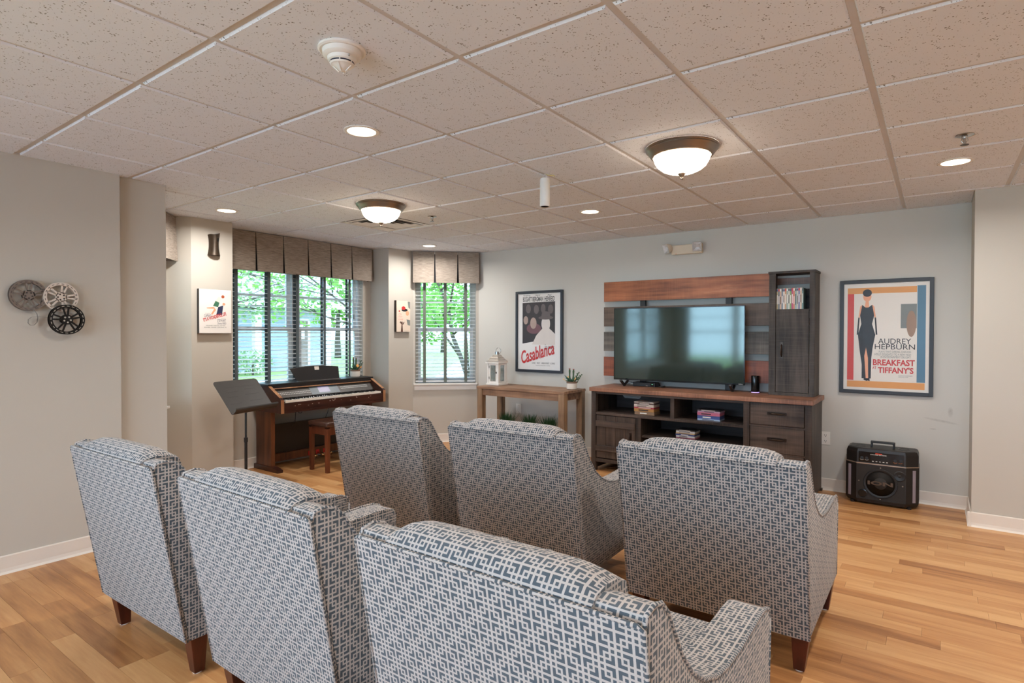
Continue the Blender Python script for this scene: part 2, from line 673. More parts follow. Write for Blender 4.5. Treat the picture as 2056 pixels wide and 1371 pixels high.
def clip_poly(poly, x0, x1, y0, y1):
    def cl(ps, inside, inter):
        out = []
        for k in range(len(ps)):
            a, b = ps[k - 1], ps[k]
            ia, ib = inside(a), inside(b)
            if ib:
                if not ia:
                    out.append(inter(a, b))
                out.append(b)
            elif ia:
                out.append(inter(a, b))
        return out

    def ix(v):
        return lambda a, b: (v, a[1] + (b[1] - a[1]) * (v - a[0]) / (b[0] - a[0]))

    def iy(v):
        return lambda a, b: (a[0] + (b[0] - a[0]) * (v - a[1]) / (b[1] - a[1]), v)
    ps = list(poly)
    for ins, it in ((lambda p: p[0] >= x0, ix(x0)), (lambda p: p[0] <= x1, ix(x1)), (lambda p: p[1] >= y0, iy(y0)), (lambda p: p[1] <= y1, iy(y1))):
        if not ps:
            return []
        ps = cl(ps, ins, it)
    out = []
    for p in ps:
        if not out or (abs(p[0] - out[-1][0]) + abs(p[1] - out[-1][1])) > 1e-5:
            out.append(p)
    if len(out) > 1 and (abs(out[0][0] - out[-1][0]) + abs(out[0][1] - out[-1][1])) < 1e-5:
        out.pop()
    return out


def area(ps):
    return abs(sum(ps[k - 1][0] * ps[k][1] - ps[k][0] * ps[k - 1][1] for k in range(len(ps)))) / 2


def project(x, y, z):
    v = Vector((x, y, z - CAM_Z))
    dz = v.dot(_f)
    if dz < 0.05:
        return None
    return 1028 + FPX * v.dot(_R) / dz, 685.5 - FPX * v.dot(_U) / dz, dz


# ------------------------------------------------------------------ floor: sub floor + strips
floor = box('floor', -5.95, 3.2, -3.7, 6.1, -0.12, -0.010, mat('subfloor_dark', (92, 62, 40), 0.8), kind='structure')
SW = 0.0955
strips = []
rng = random.Random(11)
row = 0
y = -3.5
while y < 5.9:
    x = -5.75 - rng.random() * 0.8
    while x < 3.0:
        ln = rng.choice([0.36, 0.48, 0.62, 0.78, 0.95])
        ps = clip_poly(PLAN, x, x + ln, y, y + SW)
        if len(ps) >= 3 and area(ps) > 1e-3:
            pr = project(x + ln / 2, y + SW / 2, 0)
            scr = 0
            if pr and -150 < pr[0] < 2200 and pr[1] < 1560:
                scr = 1.0 / pr[2] ** 2
                ccx, ccy = x + ln / 2, y + SW / 2
                for chx, chy in ((-2.80, 1.11), (-1.795, 1.116), (-0.80, 1.10), (-2.825, 2.553), (-1.82, 2.58), (-0.795, 2.6)):
                    if abs(ccx - chx) < 0.42 and chy - 0.05 < ccy < chy + 0.75:
                        scr *= 0.05
            strips.append((scr, ps, rng.random()))
        x += ln
    y += SW
strips.sort(key=lambda t: -t[0])
G = 0.0004


def strip_mesh(mb, ps):
    # shrink a hair so joints read
    cx = sum(p[0] for p in ps) / len(ps)
    cy = sum(p[1] for p in ps) / len(ps)
    q = [(p[0] - math.copysign(G, p[0] - cx), p[1] - math.copysign(G, p[1] - cy)) for p in ps]
    mb.prism(q, lambda p: (p[0], p[1], -0.010), lambda p: (p[0], p[1], 0.0))


for scr, ps, tn in strips[:300]:
    mb = MB()
    strip_mesh(mb, ps)
    obj('plank', mb, M_FLOOR, floor, tone=tn)
mb = MB()
tones = []
for scr, ps, tn in strips[300:]:
    n0 = len(mb.v)
    strip_mesh(mb, ps)
    tones += [tn] * (len(mb.v) - n0)
me = bpy.data.meshes.new('plank_field')
me.from_pydata(mb.v, [], mb.f)
me.attributes.new('tone', 'FLOAT', 'POINT').data.foreach_set('value', tones)
me.materials.append(M_FLOOR)
o = bpy.data.objects.new('plank_field', me)
C.objects.link(o)
o.parent = floor
o['kind'] = 'stuff'

# ------------------------------------------------------------------ ceiling: slab + tegular tiles + grid bars
GX0, GXS, GY0, GYS = -0.2327, 0.6187, 1.0669, 0.6096
ceiling = box('ceiling', -6.0, 3.3, -3.8, 6.15, 2.452, 2.56, M_TILE, kind='structure')
VENT_CELL = (-7, 4)
HB = 0.0125


def tile_mesh(ps):
    cx = sum(p[0] for p in ps) / len(ps)
    cy = sum(p[1] for p in ps) / len(ps)
    ins = [(p[0] - math.copysign(0.006, p[0] - cx), p[1] - math.copysign(0.006, p[1] - cy)) for p in ps]
    n = len(ps)
    vs = [(p[0], p[1], 2.452) for p in ps] + [(p[0], p[1], CEIL + 0.007) for p in ps] + [(p[0], p[1], CEIL) for p in ins]
    fs = [(i, (i + 1) % n, n + (i + 1) % n, n + i) for i in range(n)] + [(n + i, n + (i + 1) % n, 2 * n + (i + 1) % n, 2 * n + i) for i in range(n)]
    fs.append(tuple(range(2 * n, 3 * n)))
    return MB().add(vs, fs)


_tile_cache = {}
for i in range(-10, 6):
    for j in range(-8, 9):
        if (i, j) == VENT_CELL:
            continue
        x0, y0 = GX0 + i * GXS, GY0 + j * GYS
        full = [(x0 + HB, y0 + HB), (x0 + GXS - HB, y0 + HB), (x0 + GXS - HB, y0 + GYS - HB), (x0 + HB, y0 + GYS - HB)]
        ps = clip_poly(PLAN, x0 + HB, x0 + GXS - HB, y0 + HB, y0 + GYS - HB)
        if len(ps) < 3 or area(ps) < 0.004:
            continue
        if area(ps) > area(full) - 1e-6:
            if 'm' not in _tile_cache:
                z = [(HB, HB), (GXS - HB, HB), (GXS - HB, GYS - HB), (HB, GYS - HB)]
                t = obj('ceiling_tile', tile_mesh(z), M_TILE, ceiling)
                _tile_cache['m'] = t
            else:
                t = _tile_cache['m'].copy()
                C.objects.link(t)
            t.location = (x0, y0, rng.uniform(-0.0003, 0.0003))
        else:
            obj('ceiling_tile', tile_mesh(ps), M_TILE, ceiling)
for i in range(-9, 6):
    x0 = GX0 + i * GXS
    ps = clip_poly(PLAN, x0 - 0.012, x0 + 0.012, -3.5, 5.9)
    if ps:
        ylo, yhi = min(p[1] for p in ps), max(p[1] for p in ps)
        box('grid_runner', x0 - 0.0122, x0 + 0.0122, ylo, yhi, CEIL + 0.008, 2.452, M_TBAR, ceiling)
for j in range(-7, 8):
    y0 = GY0 + j * GYS
    ps = clip_poly(PLAN, -6, 3.2, y0 - 0.012, y0 + 0.012)
    if ps:
        xs = [p[0] for p in ps]
        box('grid_runner', min(xs), max(xs), y0 - 0.0122, y0 + 0.0122, CEIL + 0.0085, 2.452, M_TBAR, ceiling)
# wall angle along the visible walls
for i in (0, 2, 6, 10, 12, 14):
    fr = seg_frame(i)
    mb = MB()
    lbox(mb, fr, 0, fr[3], -0.018, 0, CEIL + 0.003, CEIL + 0.008)
    obj('wall_angle', mb, M_TBAR, ceiling)


# ------------------------------------------------------------------ windows
def window(idx, seg, units, sill=True):
    fr = seg_frame(seg)
    s0, s1, z0, z1 = OPEN[seg]
    w = bpy.data.objects.new('window_%d' % idx, None)
    C.objects.link(w)
    w.location = lpt(fr, (s0 + s1) / 2, 0, z0)
    w['kind'] = 'structure'
    mb = MB()
    for (a, b, c, d) in ((s0, s0 + 0.03, z0, z1), (s1 - 0.03, s1, z0, z1), (s0 + 0.03, s1 - 0.03, z0, z0 + 0.03), (s0 + 0.03, s1 - 0.03, z1 - 0.03, z1)):
        lbox(mb, fr, a, b, 0.065, 0.135, c, d)
    uw = (s1 - s0 - 0.06 - (units - 1) * 0.08) / units
    for k in range(units - 1):
        sm = s0 + 0.03 + (k + 1) * uw + k * 0.08
        lbox(mb, fr, sm, sm + 0.08, 0.06, 0.135, z0 + 0.03, z1 - 0.03)
    obj('window_frame', mb, M_VINYLW, w)
    ZM = 1.44
    for k in range(units):
        a = s0 + 0.03 + k * (uw + 0.08)
        b = a + uw
        for nm, c, d, t in (('lower_sash', z0 + 0.03, ZM + 0.02, 0.068), ('upper_sash', ZM - 0.02, z1 - 0.03, 0.098)):
            sm = MB()
            q = 0.042
            for (e, f, g, h) in ((a, a + q, c, d), (b - q, b, c, d), (a + q, b - q, c, c + q), (a + q, b - q, d - q, d)):
                lbox(sm, fr, e, f, t, t + 0.028, g, h)
            if nm == 'upper_sash':
                lbox(sm, fr, a + q, b - q, t + 0.004, t + 0.024, 1.782, 1.806)
            sash = obj(nm, sm, M_VINYLW, w)
            gm = MB()
            lbox(gm, fr, a + q, b - q, t + 0.012, t + 0.016, c + q, d - q)
            obj('pane', gm, M_GLASS if idx not in (2, 3) else M_GLASS_B, sash)
    if sill:
        sm = MB()
        lbox(sm, fr, s0 - 0.02, s1 + 0.015, -0.045, 0.065, z0 - 0.022, z0)
        obj('window_sill', sm, M_WHITE, w, bevel=0.004)
        am = MB()
        lbox(am, fr, s0 - 0.01, s1 + 0.005, -0.016, 0.0, z0 - 0.085, z0 - 0.022)
        obj('sill_apron', am, M_WHITE, w)
    # daylight is sampled through the opening (portal: no light of its own)
    ld = bpy.data.lights.new('window_portal', 'AREA')
    ld.shape = 'RECTANGLE'
    ld.size = s1 - s0
    ld.size_y = z1 - z0
    ld.cycles.is_portal = True
    lo = bpy.data.objects.new('window_portal', ld)
    C.objects.link(lo)
    lo.location = lpt(fr, (s0 + s1) / 2, 0.16, (z0 + z1) / 2)
    lo.rotation_euler = (-fr[2]).to_track_quat('-Z', 'Z').to_euler()
    return w


window(1, 4, 1)
window(2, 8, 2)
window(3, 11, 1)
window(4, 0, 2)  # unseen left window, widened to let in more daylight
window(5, 16, 5)  # unseen rear glazing, enlarged to flood the room with cool daylight

M_SLAT = slat_mat()
M_TAPE = mat('blind_tape', (92, 104, 110), 0.9, var=0.06)
M_TAPE_G = mat('blind_tape_green', (106, 112, 104), 0.9, var=0.06)


def blind(seg, tapes, label, m_tape, tilt=0.14, step=0.046):
    fr = seg_frame(seg)
    s0, s1, z0, z1 = OPEN[seg]
    a, b = s0 + 0.006, s1 - 0.006
    t = thing('window_blind', label, 'blind', lpt(fr, (s0 + s1) / 2, 0.03, z0 + 0.01))
    mb = MB()
    lbox(mb, fr, a, b, 0.006, 0.056, z1 - 0.045, z1 - 0.002)
    obj('head_rail', mb, M_SLAT, t)
    mb = MB()
    lbox(mb, fr, a, b, 0.006, 0.056, z0 + 0.012, z0 + 0.034)
    obj('bottom_rail', mb, M_SLAT, t, bevel=0.004)
    z = z0 + 0.065
    first = None
    while z < z1 - 0.06:
        if first is None:
            mb = MB()
            c = lpt(fr, (a + b) / 2, 0.031, z)
            d, n = fr[1], fr[2]
            ax = d * (b - a) / 2
            ay = (n * math.cos(tilt) + Vector((0, 0, math.sin(tilt)))) * 0.0245
            az = (Vector((0, 0, math.cos(tilt))) - n * math.sin(tilt)) * 0.0013
            mb.obox(c, ax, ay, az)
            first = obj('slat', mb, M_SLAT, t)
            zf = z
        else:
            o = first.copy()
            C.objects.link(o)
            o.location.z += z - zf
        z += step
    for s in tapes:
        for tt in (0.0035, 0.0585):
            mb = MB()
            lbox(mb, fr, s - 0.018, s + 0.018, tt - 0.0005, tt + 0.0005, z0 + 0.012, z1 - 0.045)
            obj('tape', mb, m_tape, t)
    # tilt cord
    mb = MB()
    if seg == 8:
        cs = s1 - 0.14
        mb.tube([lpt(fr, cs, 0.0, z1 - 0.05), lpt(fr, cs, -0.002, 1.62)], 0.0015, 5)
        mb.lathe([(0.0, 1.56), (0.005, 1.565), (0.004, 1.62), (0.0, 1.625)], lpt(fr, cs, -0.002, 0), 8)
        obj('tilt_cord', mb, M_DARKMET, t)
    return t


blind(8, [y - 2.925 for y in (3.142, 3.501, 3.841, 4.196, 4.55)], 'wide white slatted blind with dark tapes behind the digital piano', M_TAPE)
blind(11, [0.147, 0.412, 0.675], 'narrow white slatted blind with three grey tapes beside the wooden console table', M_TAPE_G)

M_VAL = valance_cloth()
M_PLEAT_SHADOW = mat('valance_shade', (40, 40, 46), 0.9)  # near-black backing colour paints the shade inside the pleat gaps


def valance(seg, a, b, pleats, label, proj=0.085, zb=2.03):
    fr = seg_frame(seg)
    t = thing('valance', label, 'valance', lpt(fr, (a + b) / 2, -0.04, 2.03))
    mb = MB()
    lbox(mb, fr, a + 0.01, b - 0.01, -proj + 0.014, 0.0, CEIL - 0.035, CEIL - 0.008)
    obj('mounting_board', mb, M_WHITE, t)
    mb = MB()
    lbox(mb, fr, a + 0.012, b - 0.012, -proj + 0.030, -proj + 0.034, zb + 0.006, CEIL - 0.035)
    obj('pleat_shadow_back', mb, M_PLEAT_SHADOW, t)
    edges = [a] + list(pleats) + [b]
    for k in range(len(edges) - 1):
        e0, e1 = edges[k], edges[k + 1]
        g0 = 0.003 if k else 0.0
        g1 = 0.003 if k < len(edges) - 2 else 0.0
        h0 = 0.016 if k else 0.0
        h1 = 0.012 if k < len(edges) - 2 else 0.0
        fl = 0.016
        vs = [lpt(fr, e0 + g0, -proj, CEIL - 0.006), lpt(fr, e1 - g1, -proj, CEIL - 0.006), lpt(fr, e1 - h1, -proj - fl, zb), lpt(fr, e0 + h0, -proj - fl, zb),
              lpt(fr, e0 + g0, -proj + 0.012, CEIL - 0.006), lpt(fr, e1 - g1, -proj + 0.012, CEIL - 0.006), lpt(fr, e1 - h1, -proj - fl + 0.012, zb), lpt(fr, e0 + h0, -proj - fl + 0.012, zb)]
        mb = MB().add(vs, [(0, 1, 2, 3), (7, 6, 5, 4), (0, 4, 5, 1), (1, 5, 6, 2), (2, 6, 7, 3), (3, 7, 4, 0)])
        obj('cloth_panel', mb, M_VAL, t)
    for s, q in ((a, 1), (b, -1)):
        mb = MB()
        vs = [lpt(fr, s, -proj + 0.012, CEIL - 0.006), lpt(fr, s, 0, CEIL - 0.006), lpt(fr, s, 0, zb), lpt(fr, s, -proj - 0.016 + 0.012, zb)]
        vs += [v + fr[1] * 0.008 * q for v in vs]
        mb.add(vs, [(0, 1, 2, 3), (7, 6, 5, 4), (0, 4, 5, 1), (1, 5, 6, 2), (2, 6, 7, 3), (3, 7, 4, 0)])
        obj('end_return', mb, M_VAL, t)
    return t


valance(8, 0.02, 1.895, [y - 2.925 for y in (3.303, 3.615, 3.917, 4.217, 4.513)], 'wide grey box pleated valance above the piano window')
valance(11, 0.004, 0.836, [0.276, 0.565], 'narrow taupe box pleated valance in the corner bay window')
valance(4, 0.03, 0.685, [0.36], 'pale valance peeking past the left wall pillar')


# ------------------------------------------------------------------ armchairs
def uv_box(co, n):
    ax, ay, az = abs(n.x), abs(n.y), abs(n.z)
    if ax > ay and ax > az:
        return (co.y, co.z)
    if ay > az:
        return (co.x, co.z)
    return (co.x, co.y)


def uv_xyz(co, n):
    """sweeping surfaces: across = x, along = depth minus height"""
    if abs(n.x) > 0.75:
        return (co.y, co.z)
    return (co.x, co.y * 0.9 + co.z * (1.0 if abs(n.y) > 0.25 else 0.25) * (-1 if n.y < 0 else 1) * -1)


ARM = [(0.0, 0.16), (-0.127, 0.872), (-0.118, 0.890), (-0.085, 0.897), (-0.050, 0.888), (-0.020, 0.860), (0.012, 0.810), (0.055, 0.745), (0.115, 0.680), (0.19, 0.628),
       (0.28, 0.592), (0.37, 0.576), (0.47, 0.572), (0.58, 0.576), (0.68, 0.580), (0.745, 0.577), (0.782, 0.562), (0.795, 0.535), (0.775, 0.16)]


def make_chair():
    t = thing('armchair', '', 'armchair')
    W = 0.393
    for sx in (-1, 1):
        mb = MB()
        mb.prism(ARM, lambda p: (sx * 0.278, p[0], p[1]), lambda p: (sx * W, p[0], p[1]))
        a = obj('arm', mb, M_FRET, t, smooth='auto', bevel=0.012, seg=2, uv=uv_xyz, ang=0.9)
        wl = MB()
        wl.tube([(sx * (W - 0.004), p[0], p[1] + 0.001) for p in ARM[1:-1]], 0.0055, 6)
        wl.tube([(sx * (W - 0.004), ARM[-1][0] + 0.002, ARM[-1][1] + 0.01), (sx * (W - 0.004), 0.797, 0.53)], 0.0055, 6)
        obj('welt', wl, M_FRET, a, smooth=True, uv=uv_box)
    # outside back panel
    mb = MB()
    th = 0.014
    n = 10
    vs, fs = [], []
    for k in range(n + 1):
        x = -W + 2 * W * k / n
        for (yy, zz) in ((0.0, 0.16), (-0.127, 0.876), (-0.127 - th, 0.874), (-th, 0.158)):
            vs.append((x, yy, zz))
    for k in range(n):
        for q in range(4):
            q2 = (q + 1) % 4
            fs.append((k * 4 + q, (k + 1) * 4 + q, (k + 1) * 4 + q2, k * 4 + q2))
    fs += [(3, 2, 1, 0), (n * 4, n * 4 + 1, n * 4 + 2, n * 4 + 3)]
    mb.add(vs, fs)
    ob = obj('outside_back', mb, M_FRET, t, smooth='auto', uv=uv_box, bevel=0.004, seg=2)
    wl = MB()
    wl.tube([(-W, -0.014, 0.165), (-W, -0.138, 0.872), (-W + 0.012, -0.140, 0.879), (W - 0.012, -0.140, 0.879), (W, -0.138, 0.872), (W, -0.014, 0.165)], 0.005, 6)
    obj('welt', wl, M_FRET, ob, smooth=True, uv=uv_box)
    # crowned back cushion between the arms
    prof = [(-0.134, 0.868, 0.0), (-0.133, 0.893, 0.6), (-0.112, 0.918, 0.9), (-0.070, 0.930, 1.0), (-0.025, 0.922, 1.0), (0.015, 0.893, 0.8), (0.050, 0.835, 0.6), (0.085, 0.74, 0.9),
            (0.118, 0.62, 1.1), (0.14, 0.50, 1.0), (0.15, 0.40, 0.5)]
    nx = 20
    vs, fs, uvs = [], [], []
    arc = [0.0]
    for a, b in zip(prof, prof[1:]):
        arc.append(arc[-1] + math.hypot(b[0] - a[0], b[1] - a[1]))
    XW = 0.286
    for k in range(nx + 1):
        u = -1 + 2 * k / nx
        x = XW * u
        fall = 1 - abs(u) ** 8
        for (yy, zz, pf) in prof:
            cz = 0.904 if zz > 0.87 else zz
            z2 = zz if zz < 0.87 else 0.868 + (zz - 0.868) * (0.6 + 0.4 * fall)
            y2 = yy if zz > 0.87 else yy - 0.03 * (1 - fall) * pf
            vs.append((x, y2, z2))
    m = len(prof)
    for k in range(nx):
        for q in range(m - 1):
            fs.append((k * m + q, (k + 1) * m + q, (k + 1) * m + q + 1, k * m + q + 1))
    fs += [tuple(range(m)), tuple(reversed(range(nx * m, nx * m + m)))]
    mb = MB().add(vs, fs)

    def uvc(co, nn):
        if abs(nn.x) > 0.8:
            return (co.y, co.z)
        best, ba = 1e9, 0
        for (p, q, a0, a1) in zip(prof, prof[1:], arc, arc[1:]):
            dx, dz = q[0] - p[0], q[1] - p[1]
            tt = max(0, min(1, ((co.y - p[0]) * dx + (co.z - p[1]) * dz) / (dx * dx + dz * dz)))
            dd = math.hypot(co.y - p[0] - dx * tt, co.z - p[1] - dz * tt)
            if dd < best:
                best, ba = dd, a0 + (a1 - a0) * tt
        return (co.x, 0.873 + ba)
    obj('back_cushion', mb, M_FRET, t, smooth='auto', uv=uvc)
    # seat base, cushion
    mb = MB().box(-0.278, 0.278, 0.01, 0.772, 0.16, 0.335)
    obj('seat_base', mb, M_FRET, t, bevel=0.008, uv=uv_box)
    mb = MB().box(-0.274, 0.274, 0.135, 0.79, 0.335, 0.475)
    obj('seat_cushion', mb, M_FRET, t, smooth='auto', bevel=0.035, seg=4, uv=uv_box)
    for sx in (-1, 1):
        for yy, oy in ((0.055, -0.012), (0.72, 0.01)):
            mb = MB().taper(sx * 0.345, yy, 0.006, 0.165, 0.021, 0.034, sx * 0.008, oy)
            lg = obj('leg', mb, M_LEG, t, bevel=0.003)
            gl = MB().lathe([(0.017, 0.0), (0.019, 0.003), (0.019, 0.008)], (sx * 0.345, yy, 0), 14)
            obj('glide', gl, M_WHITEP, lg)
    return t


CHAIRS = [(-2.796, 1.111, 0.9, 'patterned armchair at the left end of the rear row, nearest the film reels'),
          (-1.795, 1.116, -0.6, 'patterned armchair in the middle of the rear row'),
          (-0.803, 1.102, -0.6, 'large patterned armchair at the right end of the rear row, nearest the viewer'),
          (-2.825, 2.553, -0.7, 'patterned armchair at the left end of the front row beside the piano stool'),
          (-1.819, 2.579, 1.4, 'patterned armchair in the middle of the front row, before the wooden console table'),
          (-0.795, 2.597, 0.1, 'patterned armchair at the right end of the front row, before the media console')]
ch0 = make_chair()
for k, (x, y, a, lb) in enumerate(CHAIRS):
    c = ch0 if k == 0 else copy_tree(ch0)
    c.location = (x, y, 0)
    c.rotation_euler = (0, 0, math.radians(a))
    c['label'] = lb
    c['group'] = 'fret patterned armchairs in two rows'

# ------------------------------------------------------------------ media console (front y 5.29, back 5.85)
M_CON = wood('console_dark_h', (30, 25, 23), (88, 74, 66), 0, 0.45, 1.0, saw=0.6, spec=0.35)
M_CONV = wood('console_dark_v', (30, 25, 22), (84, 70, 62), 2, 0.45, 1.0, saw=0.5, spec=0.35)
M_CONTOP = wood('console_top_brown', (96, 62, 46), (160, 112, 86), 0, 0.4, 1.2, saw=0.6)
M_INNER = wood('console_inner', (38, 32, 32), (66, 58, 58), 0, 0.5)
M_PULL = mat('pull_bronze', (62, 52, 46), 0.32, 0.85, var=0.15)
FY, BY = 5.305, 5.845
t = thing('media_console', 'long dark stained wooden media console under the television', 'console', (-1.84, 5.57, 0))
con = t
box('top', -2.872, -0.812, 5.287, 5.855, 0.808, 0.848, M_CONTOP, t, 0.004)
for x0, x1 in ((-2.856, -2.806), (-0.877, -0.825)):
    box('side_post', x0, x1, FY, FY + 0.05, 0.0, 0.808, M_CONV, t, 0.003)
box('side_panel', -2.852, -2.826, FY + 0.05, BY, 0.02, 0.808, M_CONV, t)
box('side_panel', -0.855, -0.828, FY + 0.05, BY, 0.02, 0.808, M_CONV, t)
for x in (-2.840, -0.842):
    box('rear_foot', x - 0.025 + (0.02 if x < -2 else -0.0), x + 0.025, BY - 0.05, BY, 0.0, 0.02, M_CONV, t)
box('back_panel', -2.83, -0.85, BY - 0.012, BY, 0.10, 0.808, M_INNER, t)
box('upper_shelf', -2.806, -1.345, FY + 0.006, BY - 0.012, 0.572, 0.597, M_CON, t, 0.002)
box('lower_shelf', -2.345, -1.345, FY + 0.03, BY - 0.012, 0.385, 0.405, M_CON, t, 0.002)
box('bottom_panel', -2.826, -0.855, FY + 0.02, BY - 0.012, 0.100, 0.122, M_CON, t)
box('bottom_rail', -2.806, -0.877, FY + 0.004, FY + 0.02, 0.092, 0.128, M_CON, t)
box('top_rail', -2.806, -0.877, FY + 0.006, FY + 0.026, 0.786, 0.808, M_CON, t)
box('divider', -2.03, -1.992, FY + 0.02, BY - 0.012, 0.597, 0.800, M_CONV, t, 0.002)
box('stile', -2.369, -2.316, FY, FY + 0.03, 0.128, 0.572, M_CONV, t, 0.002)
box('partition', -2.345, -2.325, FY + 0.03, BY - 0.012, 0.122, 0.572, M_CONV, t)
box('stile', -1.363, -1.312, FY, FY + 0.03, 0.128, 0.808, M_CONV, t, 0.002)
box('partition', -1.345, -1.325, FY + 0.03, BY - 0.012, 0.122, 0.800, M_CONV, t)
# openings in the back: pale wall seen through a cable slot
mb = MB()
mb.prism([(-2.70 + 0.032 * math.cos(a), 0.765 + 0.032 * math.sin(a)) for a in [PI / 2 + PI * k / 8 for k in range(9)]] +
         [(-2.555 + 0.032 * math.cos(a), 0.765 + 0.032 * math.sin(a)) for a in [-PI / 2 + PI * k / 8 for k in range(9)]],
         lambda p: (p[0] - 0.02, BY - 0.014, p[1] - 0.035), lambda p: (p[0] - 0.02, BY - 0.0125, p[1] - 0.035))
obj('cable_slot', mb, mat('slot_pale', (196, 192, 188), 0.7), t)
mb = MB().lathe([(0.022, 0), (0.022, 0.003), (0.016, 0.003)], (-1.80, BY - 0.016, 0.50), 18, 'y')
obj('grommet', mb, M_BLACK, t)


def pull(parent, c, ln, axis='x', name='handle'):
    """bow pull on a thin backplate, front facing -y"""
    mb = MB()
    x, y, z = c
    dx, dz = (1, 0) if axis == 'x' else (0, 1)
    h = ln / 2
    mb.obox((x, y - 0.0015, z), (dx * (h + 0.012) + dz * 0.013, 0, 0), (0, 0.0015, 0), (0, 0, dz * (h + 0.012) + dx * 0.013))
    pts = []
    for k in range(11):
        u = -1 + 2 * k / 10
        pts.append((x + dx * u * h * 0.86, y - 0.003 - 0.024 * (1 - u ** 4), z + dz * u * h * 0.86))
    mb.tube(pts, [0.0045 + 0.003 * (1 - abs(-1 + 2 * k / 10)) for k in range(11)], 8)
    return obj(name, mb, M_PULL, parent, smooth='auto')


for z0, z1 in ((0.617, 0.800), (0.384, 0.596)):
    d = box('drawer', -1.306, -0.882, FY - 0.002, FY + 0.3, z0, z1, M_CON, t, 0.003)
    pull(d, (-1.09, FY - 0.002, (z0 + z1) / 2 + 0.01), 0.13)
box('drawer', -1.306, -0.882, FY - 0.002, FY + 0.3, 0.135, 0.366, M_CON, t, 0.003)
box('drawer_rail', -1.312, -0.877, FY + 0.002, FY + 0.03, 0.598, 0.614, M_CON, t)
box('drawer_rail', -1.312, -0.877, FY + 0.002, FY + 0.03, 0.367, 0.382, M_CON, t)
d = box('door', -2.800, -2.373, FY + 0.010, FY + 0.026, 0.136, 0.566, M_CONV, t)
for k in range(4):
    x0 = -2.798 + k * 0.106
    box('board', x0, x0 + 0.103, FY + 0.004, FY + 0.012, 0.138, 0.564, M_CONV, d, 0.002)
for z0, z1 in ((0.455, 0.514), (0.209, 0.264)):
    box('cross_rail', -2.799, -2.374, FY - 0.012, FY + 0.004, z0, z1, M_CON, d, 0.002)
pull(d, (-2.425, FY + 0.004, 0.36), 0.10, 'z')
mb = MB().tube([(-2.79, 5.36, 0.004), (-2.62, 5.50, 0.03), (-2.45, 5.42, 0.012), (-2.38, 5.60, 0.01)], 0.003, 6)
obj('loose_cable', mb, M_CHROME, t)

# ------------------------------------------------------------------ tower on the console
M_TOW = wood('tower_dark_v', (36, 31, 28), (84, 75, 68), 2, 0.5, 1.0, saw=0.5, spec=0.3)
t = thing('storage_tower', 'narrow dark tower cabinet standing on the right end of the media console', 'cabinet', (-1.04, 5.72, 0.848))
TY, TB = 5.602, 5.845
box('side_panel', -1.225, -1.205, TY + 0.02, TB, 0.848, 1.935, M_TOW, t)
box('side_panel', -0.874, -0.854, TY + 0.02, TB, 0.848, 1.935, M_TOW, t)
box('front_stile', -1.225, -1.170, TY, TY + 0.02, 0.848, 1.928, M_TOW, t, 0.002)
box('front_stile', -0.897, -0.854, TY, TY + 0.02, 0.848, 1.928, M_TOW, t, 0.002)
box('top', -1.232, -0.848, TY - 0.006, TB, 1.928, 1.948, M_TOW, t, 0.002)
box('bottom_rail', -1.170, -0.897, TY, TY + 0.02, 0.848, 0.875, M_TOW, t)
box('shelf', -1.205, -0.874, TY + 0.004, TB, 1.600, 1.612, M_TOW, t)
d = box('door', -1.166, -0.901, TY + 0.002, TY + 0.02, 0.878, 1.606, M_TOW, t, 0.002)
pull(d, (-1.118, TY + 0.002, 1.245), 0.125, 'z')
for z in (0.97, 1.50):
    mb = MB().lathe([(0.004, z - 0.03), (0.004, z + 0.03)], (-0.899, TY + 0.001, 0), 8)
    obj('hinge', mb, M_PULL, d)
box('back_rail', -1.205, -0.874, TB - 0.02, TB, 1.846, 1.905, M_CONTOP, t)
box('back_rail', -1.205, -0.874, TB - 0.02, TB, 1.612, 1.80, M_CON, t)

# disc cases in the tower
DV = [((182, 160, 120), 'tan'), ((120, 124, 126), 'grey'), ((206, 170, 142), 'peach'), ((130, 138, 150), 'slate'), ((226, 216, 206), 'white and red'), ((196, 150, 112), 'orange brown'),
      ((150, 166, 156), 'grey green'), ((206, 200, 190), 'ivory'), ((126, 160, 96), 'green'), ((184, 76, 112), 'magenta'), ((206, 132, 104), 'coral'), ((150, 176, 168), 'pale teal'),
      ((196, 188, 180), 'beige'), ((128, 124, 160), 'lavender'), ((212, 186, 164), 'cream'), ((112, 136, 130), 'dark teal')]
M_TXT = mat('spine_print', (240, 236, 228), 0.5)
M_TXTD = mat('spine_print_dark', (60, 54, 56), 0.5)
x = -1.168
ORD = ['first', 'second', 'third', 'fourth', 'fifth', 'sixth', 'seventh', 'eighth', 'ninth', 'tenth', 'eleventh', 'twelfth', 'thirteenth', 'fourteenth', 'fifteenth', 'last']
